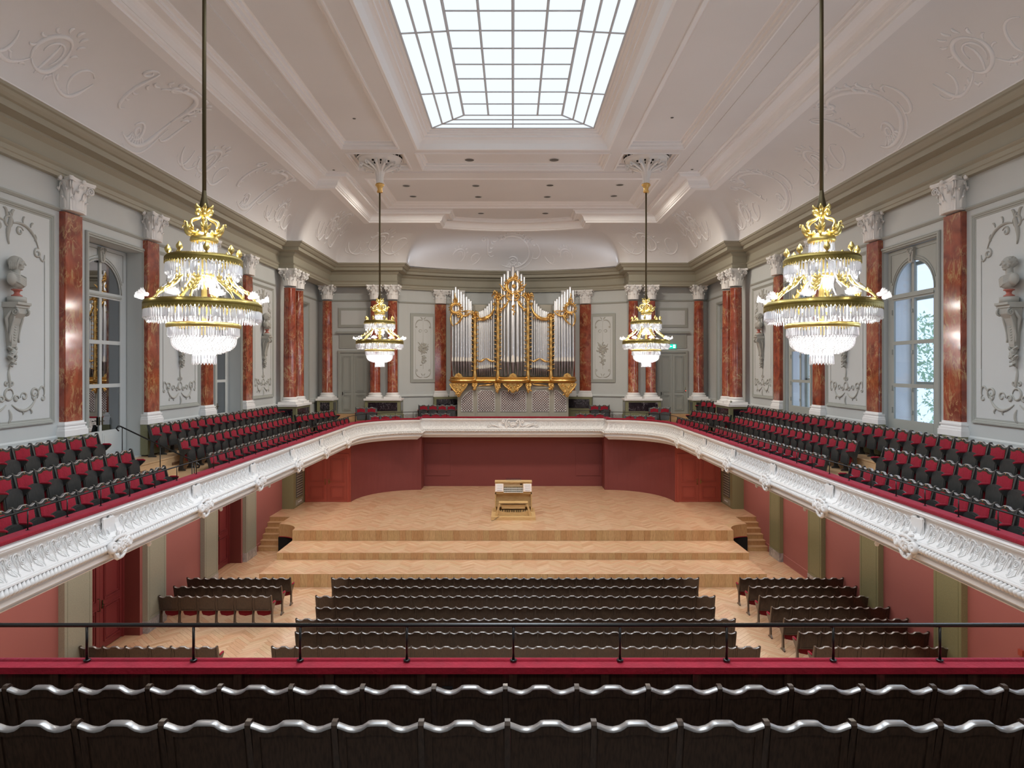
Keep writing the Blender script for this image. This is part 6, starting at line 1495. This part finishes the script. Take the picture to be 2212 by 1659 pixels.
# ================================================================ BUSTS
def remeshed(name, mb, mat, vox, smooth=4):
    me = mb.mesh(name, mat); o = bpy.data.objects.new(name, me); COL.objects.link(o)
    m_ = o.modifiers.new('r', 'REMESH'); m_.mode = 'VOXEL'; m_.voxel_size = vox; m_.use_smooth_shade = True
    q = o.modifiers.new('s', 'SMOOTH'); q.iterations = smooth; q.factor = .5
    dg = bpy.context.evaluated_depsgraph_get(); nm = bpy.data.meshes.new_from_object(o.evaluated_get(dg)); bpy.data.objects.remove(o)
    nm.materials.clear(); nm.materials.append(M[mat]); nm.name = name; return nm
def bust_mesh(hair_long):
    # faces +x, life and a half size, origin at the underside
    m_ = MB(); h = MB
    m_.sphere((0, 0, .58), .105, 20, 14, sq=(1.12, .86, 1.15))           # cranium
    m_.sphere((.035, 0, .53), .085, 18, 12, sq=(1, .82, 1.25))           # face
    m_.sphere((.075, 0, .445), .04, 12, 8, sq=(1, 1.0, .8))              # chin
    m_.sphere((.03, 0, .46), .065, 12, 8, sq=(1.1, .9, .8))              # jaw
    m_.tube([(.118, 0, .585), (.135, 0, .56), (.152, 0, .525), (.14, 0, .512)], [.011, .012, .016, .011], 8)   # nose
    m_.sphere((.108, 0, .602), .03, 12, 8, sq=(.7, 1.9, .5))             # brow
    for s in (-1, 1):
        m_.sphere((.1, s*.033, .575), .015, 10, 6); m_.sphere((.085, s*.045, .53), .03, 10, 8); m_.sphere((.0, s*.094, .55), .026, 10, 8, sq=(.7, .4, 1.2))
    m_.sphere((.118, 0, .49), .018, 10, 6, sq=(.8, 1.5, .35)); m_.sphere((.114, 0, .475), .017, 10, 6, sq=(.8, 1.4, .4))
    m_.tube([(-.02, 0, .2), (-.01, 0, .35), (.0, 0, .47)], [.12, .068, .065], 16)   # neck
    m_.sphere((-.02, 0, .2), .17, 24, 14, sq=(.72, 1.3, .85)); m_.sphere((.035, 0, .16), .14, 20, 12, sq=(.8, 1.15, 1.0)); m_.sphere((.0, 0, .04), .07, 16, 10, sq=(1, 1.2, .8))
    for s in (-1, 1): m_.sphere((-.03, s*.185, .21), .1, 16, 12, sq=(.8, .85, 1.25))
    # cloak: overlapping folds from the shoulders to the breast
    for i in range(5):
        z = .08+i*.036; m_.tube([(-.02, -.2, z+.13), (.09, -.15, z+.06), (.135+.004*i, -.02, z), (.12, .1, z+.05), (.0, .2, z+.12)], [.012, .02, .022, .02, .012], 8)
    m_.tube([(-.05, -.1, .33), (.05, -.09, .28), (.11, -.03, .2), (.13, .0, .12)], .024, 8); m_.tube([(-.05, .1, .33), (.05, .09, .28), (.11, .03, .2), (.13, .0, .12)], .024, 8)
    rnd = random.Random(5)
    if hair_long:
        m_.sphere((-.03, 0, .575), .125, 20, 14, sq=(.98, .9, 1.12))
        for s in (-1, 1):
            m_.sphere((-.02, s*.085, .5), .05, 14, 10, sq=(.9, .6, 1.7))
            for q in range(5): m_.tube([(.06-.035*q, s*.06, .66), (.05-.035*q, s*.105, .57), (.035-.03*q, s*.112, .47), (.03-.03*q, s*.1, .42)], [.01, .016, .018, .012], 6)
        m_.sphere((-.085, 0, .49), .06, 14, 10, sq=(.7, 1.3, 1.5))
    else:
        m_.sphere((-.025, 0, .575), .115, 20, 14, sq=(1.0, .88, 1.1))
        for i in range(70):
            a = rnd.uniform(1.0, 2*PI-1.0); e = rnd.uniform(-.5, 1.2); m_.sphere((-.02+.115*math.cos(a)*math.cos(e), .1*math.sin(a)*math.cos(e), .575+.12*math.sin(e)), rnd.uniform(.014, .024), 8, 6)
        for s in (-1, 1): m_.sphere((.03, s*.075, .5), .03, 10, 8, sq=(.8, .6, 1.5))
    return remeshed('bust_figure', m_, 'stucco', .0085, 2)
BM = [bust_mesh(True), bust_mesh(False)]
soc = MB().lathe([(.07, .0), (.1, .0), (.1, .03), (.06, .05), (.045, .08), (.06, .12), (.1, .135), (.1, .155), (.0, .155)], 24).mesh('socle', 'pinkmarble')
soc2 = MB().lathe([(0, 0), (.17, 0), (.17, .11), (.15, .12), (0, .12)], 28).mesh('round_block', 'stucco')
def corbel_mesh():
    m_ = MB()
    m_.prism([(.0, 1.28), (.34, 1.28), (.34, 1.23), (.3, 1.22), (.3, 1.17), (.0, 1.17)], -.19, .19, 'y')
    prof = [(.0, 1.18), (.28, 1.17), (.27, 1.05), (.2, .95), (.15, .8), (.13, .6), (.12, .42), (.1, .35), (.0, .3)]
    n = len(prof); w0 = [(.15 if z > 1 else .06+.075*max(0, z-.3)/.7) for x, z in prof]
    vs = [(x, -w_, z) for (x, z), w_ in zip(prof, w0)]+[(x, w_, z) for (x, z), w_ in zip(prof, w0)]
    m_.add(vs, [tuple(range(n)), tuple(range(n, 2*n))[::-1]]+[(i, i+1, n+i+1, n+i) for i in range(n-1)])
    for s in (-1, 1):
        for y, pts in ((s*.15, [(.25+a, 1.08+b) for a, b in spiral(0, 0, .08, .015, PI/2, -1.5, 16)]), (s*.12, bez((.2, 1.15), (.26, .9), (.1, .8), (.12, .45), 12))): m_.tube([(x, y, z) for x, z in pts], .022, 6)
        m_.tube([(.16, s*.14, 1.1), (.08, s*.17, .95), (.06, s*.1, .7), (.1, s*.07, .45)], [.03, .035, .025, .02], 6)
        for z0 in (.3, .12): m_.tube([(.06+a*.6, s*(.05+b), z0+b*1.2) for a, b in spiral(.03, .0, .06, .015, 0, 1.3, 12)], .022, 6)
    for i in range(9): z = .95-i*.055; m_.tube([(.155-.004*i, -.04, z), (.165-.004*i, 0, z-.02), (.155-.004*i, .04, z)], .008, 4)
    m_.tube([(.02, 0, .34), (.1, .02, .25), (.06, -.04, .15), (.08, .03, .06), (.04, -.01, -.03), (.05, .04, -.06)], [.05, .065, .05, .045, .03, .012], 8)
    for i in range(8): m_.tube([(.08, 0, .3-i*.045), (.12, (-1)**i*.05, .27-i*.045), (.1, (-1)**i*.08, .3-i*.045)], [.025, .02, .008], 5)
    return m_.mesh('corbel_body', 'stucco')
cbm = corbel_mesh()
bpos = ('nearest the camera', 'behind the near chandelier', 'farthest one by the columns')
for s, side in ((-1, 'left'), (1, 'right')):
    for i, (a, b) in enumerate(PAN_Y):
        yc = (a+b)/2; rz = .35 if s < 0 else PI-.35
        t = thing('wall_corbel', (s*10.49, yc, 7.6), 0 if s < 0 else PI, f'tall grey rococo corbel on the {side} wall under bust {bpos[i]}', 'corbel', 'grey corbels carrying busts'); obj('corbel_body', cbm, t)
        t = thing('bust', (s*10.32, yc, 8.88), rz, f'grey stucco bust of a man, {side} wall, {bpos[i]}', 'bust', 'grey busts on the side walls')
        obj('round_block', soc2, t, (.0, 0, 0)); obj('socle', soc, t, (0, 0, .12)); obj('bust_figure', BM[(i+(s > 0)) % 2], t, (0, 0, .26), scale=(1.05, 1.05, 1.0))

# ================================================================ SIGNS AND SMALL THINGS
def exit_sign(loc, rz, label, flipx=False):
    t = thing('exit_sign', loc, rz, label, 'exit sign')
    MB().box(-.2, .2, .0, .05, -.11, .11).build('sign_face', 'signgreen', t)
    m_ = MB(); y = -.004
    # running figure through a door and arrow
    m_.box(.03, .15, y, .0, -.085, .085); m_.prism([(-.16, .0), (-.11, .05), (-.11, .02), (-.03, .02), (-.03, -.02), (-.11, -.02), (-.11, -.05)], y, .0, 'y')
    m_.build('pictogram', 'signwhite', t); m_ = MB(); y = -.006
    m_.prism([(.07, .02), (.1, .05), (.12, .03), (.1, -.01), (.12, -.07), (.1, -.075), (.085, -.03), (.06, -.07), (.045, -.065), (.07, -.01)], y, -.003, 'y'); m_.sphere((.105, -.004, .065), .012, 8, 6); m_.build('running_figure', 'signgreen', t)
    return t
exit_sign((8.62, 35.5, 8.72), 0, 'lit green exit sign above the far right door')
exit_sign((-11.0, 17.4, 8.36), PI/2, 'lit green exit sign in the doorway on the left wall')
t = thing('call_point', (9.35, 35.55, 6.4), 0, 'small box with green top and red light beside the far right door', 'alarm box')
MB().box(-.04, .04, 0, .05, .0, .1).build('green_part', 'granite', t); MB().box(-.05, .05, 0, .05, -.14, -.02).build('housing', 'black', t); MB().sphere((0, -.01, -.08), .025, 10, 6).build('red_light', 'redlamp', t)
t = thing('wall_switch', (10.48, 13.55, 1.65), 0, 'small dark red square switch on the right lower wall by the pier', 'switch'); MB().box(-.03, .02, -.06, .06, -.06, .06).build('plate', 'reddoor', t)
for i, y in enumerate((14.6, 17.6, 20.4)):
    t = thing('ledge_lamp', (10.25, y, .47), 0, f'small white spotlight on the red ledge at the right wall, {ORD[i]} from the camera', 'lamp', 'white spotlights on the right ledge')
    MB().lathe([(.03, 0), (.03, .04), (.05, .06), (.05, .12), (.0, .13)], 12).build('lamp_head', 'whitegloss', t)
t = thing('stage_projector', (9.6, 28.98, 5.945), 0, 'small dark spotlight with greenish lens on the right column pedestal', 'spotlight')
MB().box(-.06, .06, -.04, .04, 0, .015).build('foot', 'black', t); m_ = MB(); m_.T = Matrix.Translation((0, 0, .1)) @ Matrix.Rotation(1.2, 4, 'X'); m_.lathe([(0, -.05), (.04, -.05), (.05, .05), (.0, .05)], 14); m_.build('head', 'granitegrey', t)
# trees outside the right windows
for i, (y, x, h) in enumerate(((16.0, 17.0, 9.0), (23.5, 17.5, 10.0), (30.5, 18.0, 9.5), (8.5, 17.2, 9.2), (36.5, 19, 10.5))):
    m_ = MB(); rn = random.Random(i)
    for k_ in range(1500):
        a = rn.uniform(0, 2*PI); b = rn.uniform(-1, 1); q = rn.uniform(.7, 1)**.5; r3 = 2.6*q
        c = (r3*math.cos(a)*math.sqrt(1-b*b), r3*math.sin(a)*math.sqrt(1-b*b)*1.25, h-2.2+2.9*q*b); d = [rn.uniform(-.16, .16) for _ in range(6)]
        m_.add([c, (c[0]+d[0], c[1]+d[1], c[2]+d[2]), (c[0]+d[3], c[1]+d[4], c[2]+d[5])], [(0,1,2)])
    t = thing('tree', (x, y, 0), 0, ('broad green tree outside the nearest right window', 'broad green tree outside the second right window', 'broad green tree outside the far right window', 'broad green tree outside right wall, out of frame', 'broad green tree beyond the far right corner')[i], 'tree', 'trees outside the right windows')
    m_.build('foliage', 'leaf', t, kind='stuff'); MB().lathe([(.22, 0), (.16, 4), (.1, h-2)], 10).build('trunk', 'darkwood', t)
for k_, p in protos.items():
    if not p[1]: bpy.data.objects.remove(p[0])
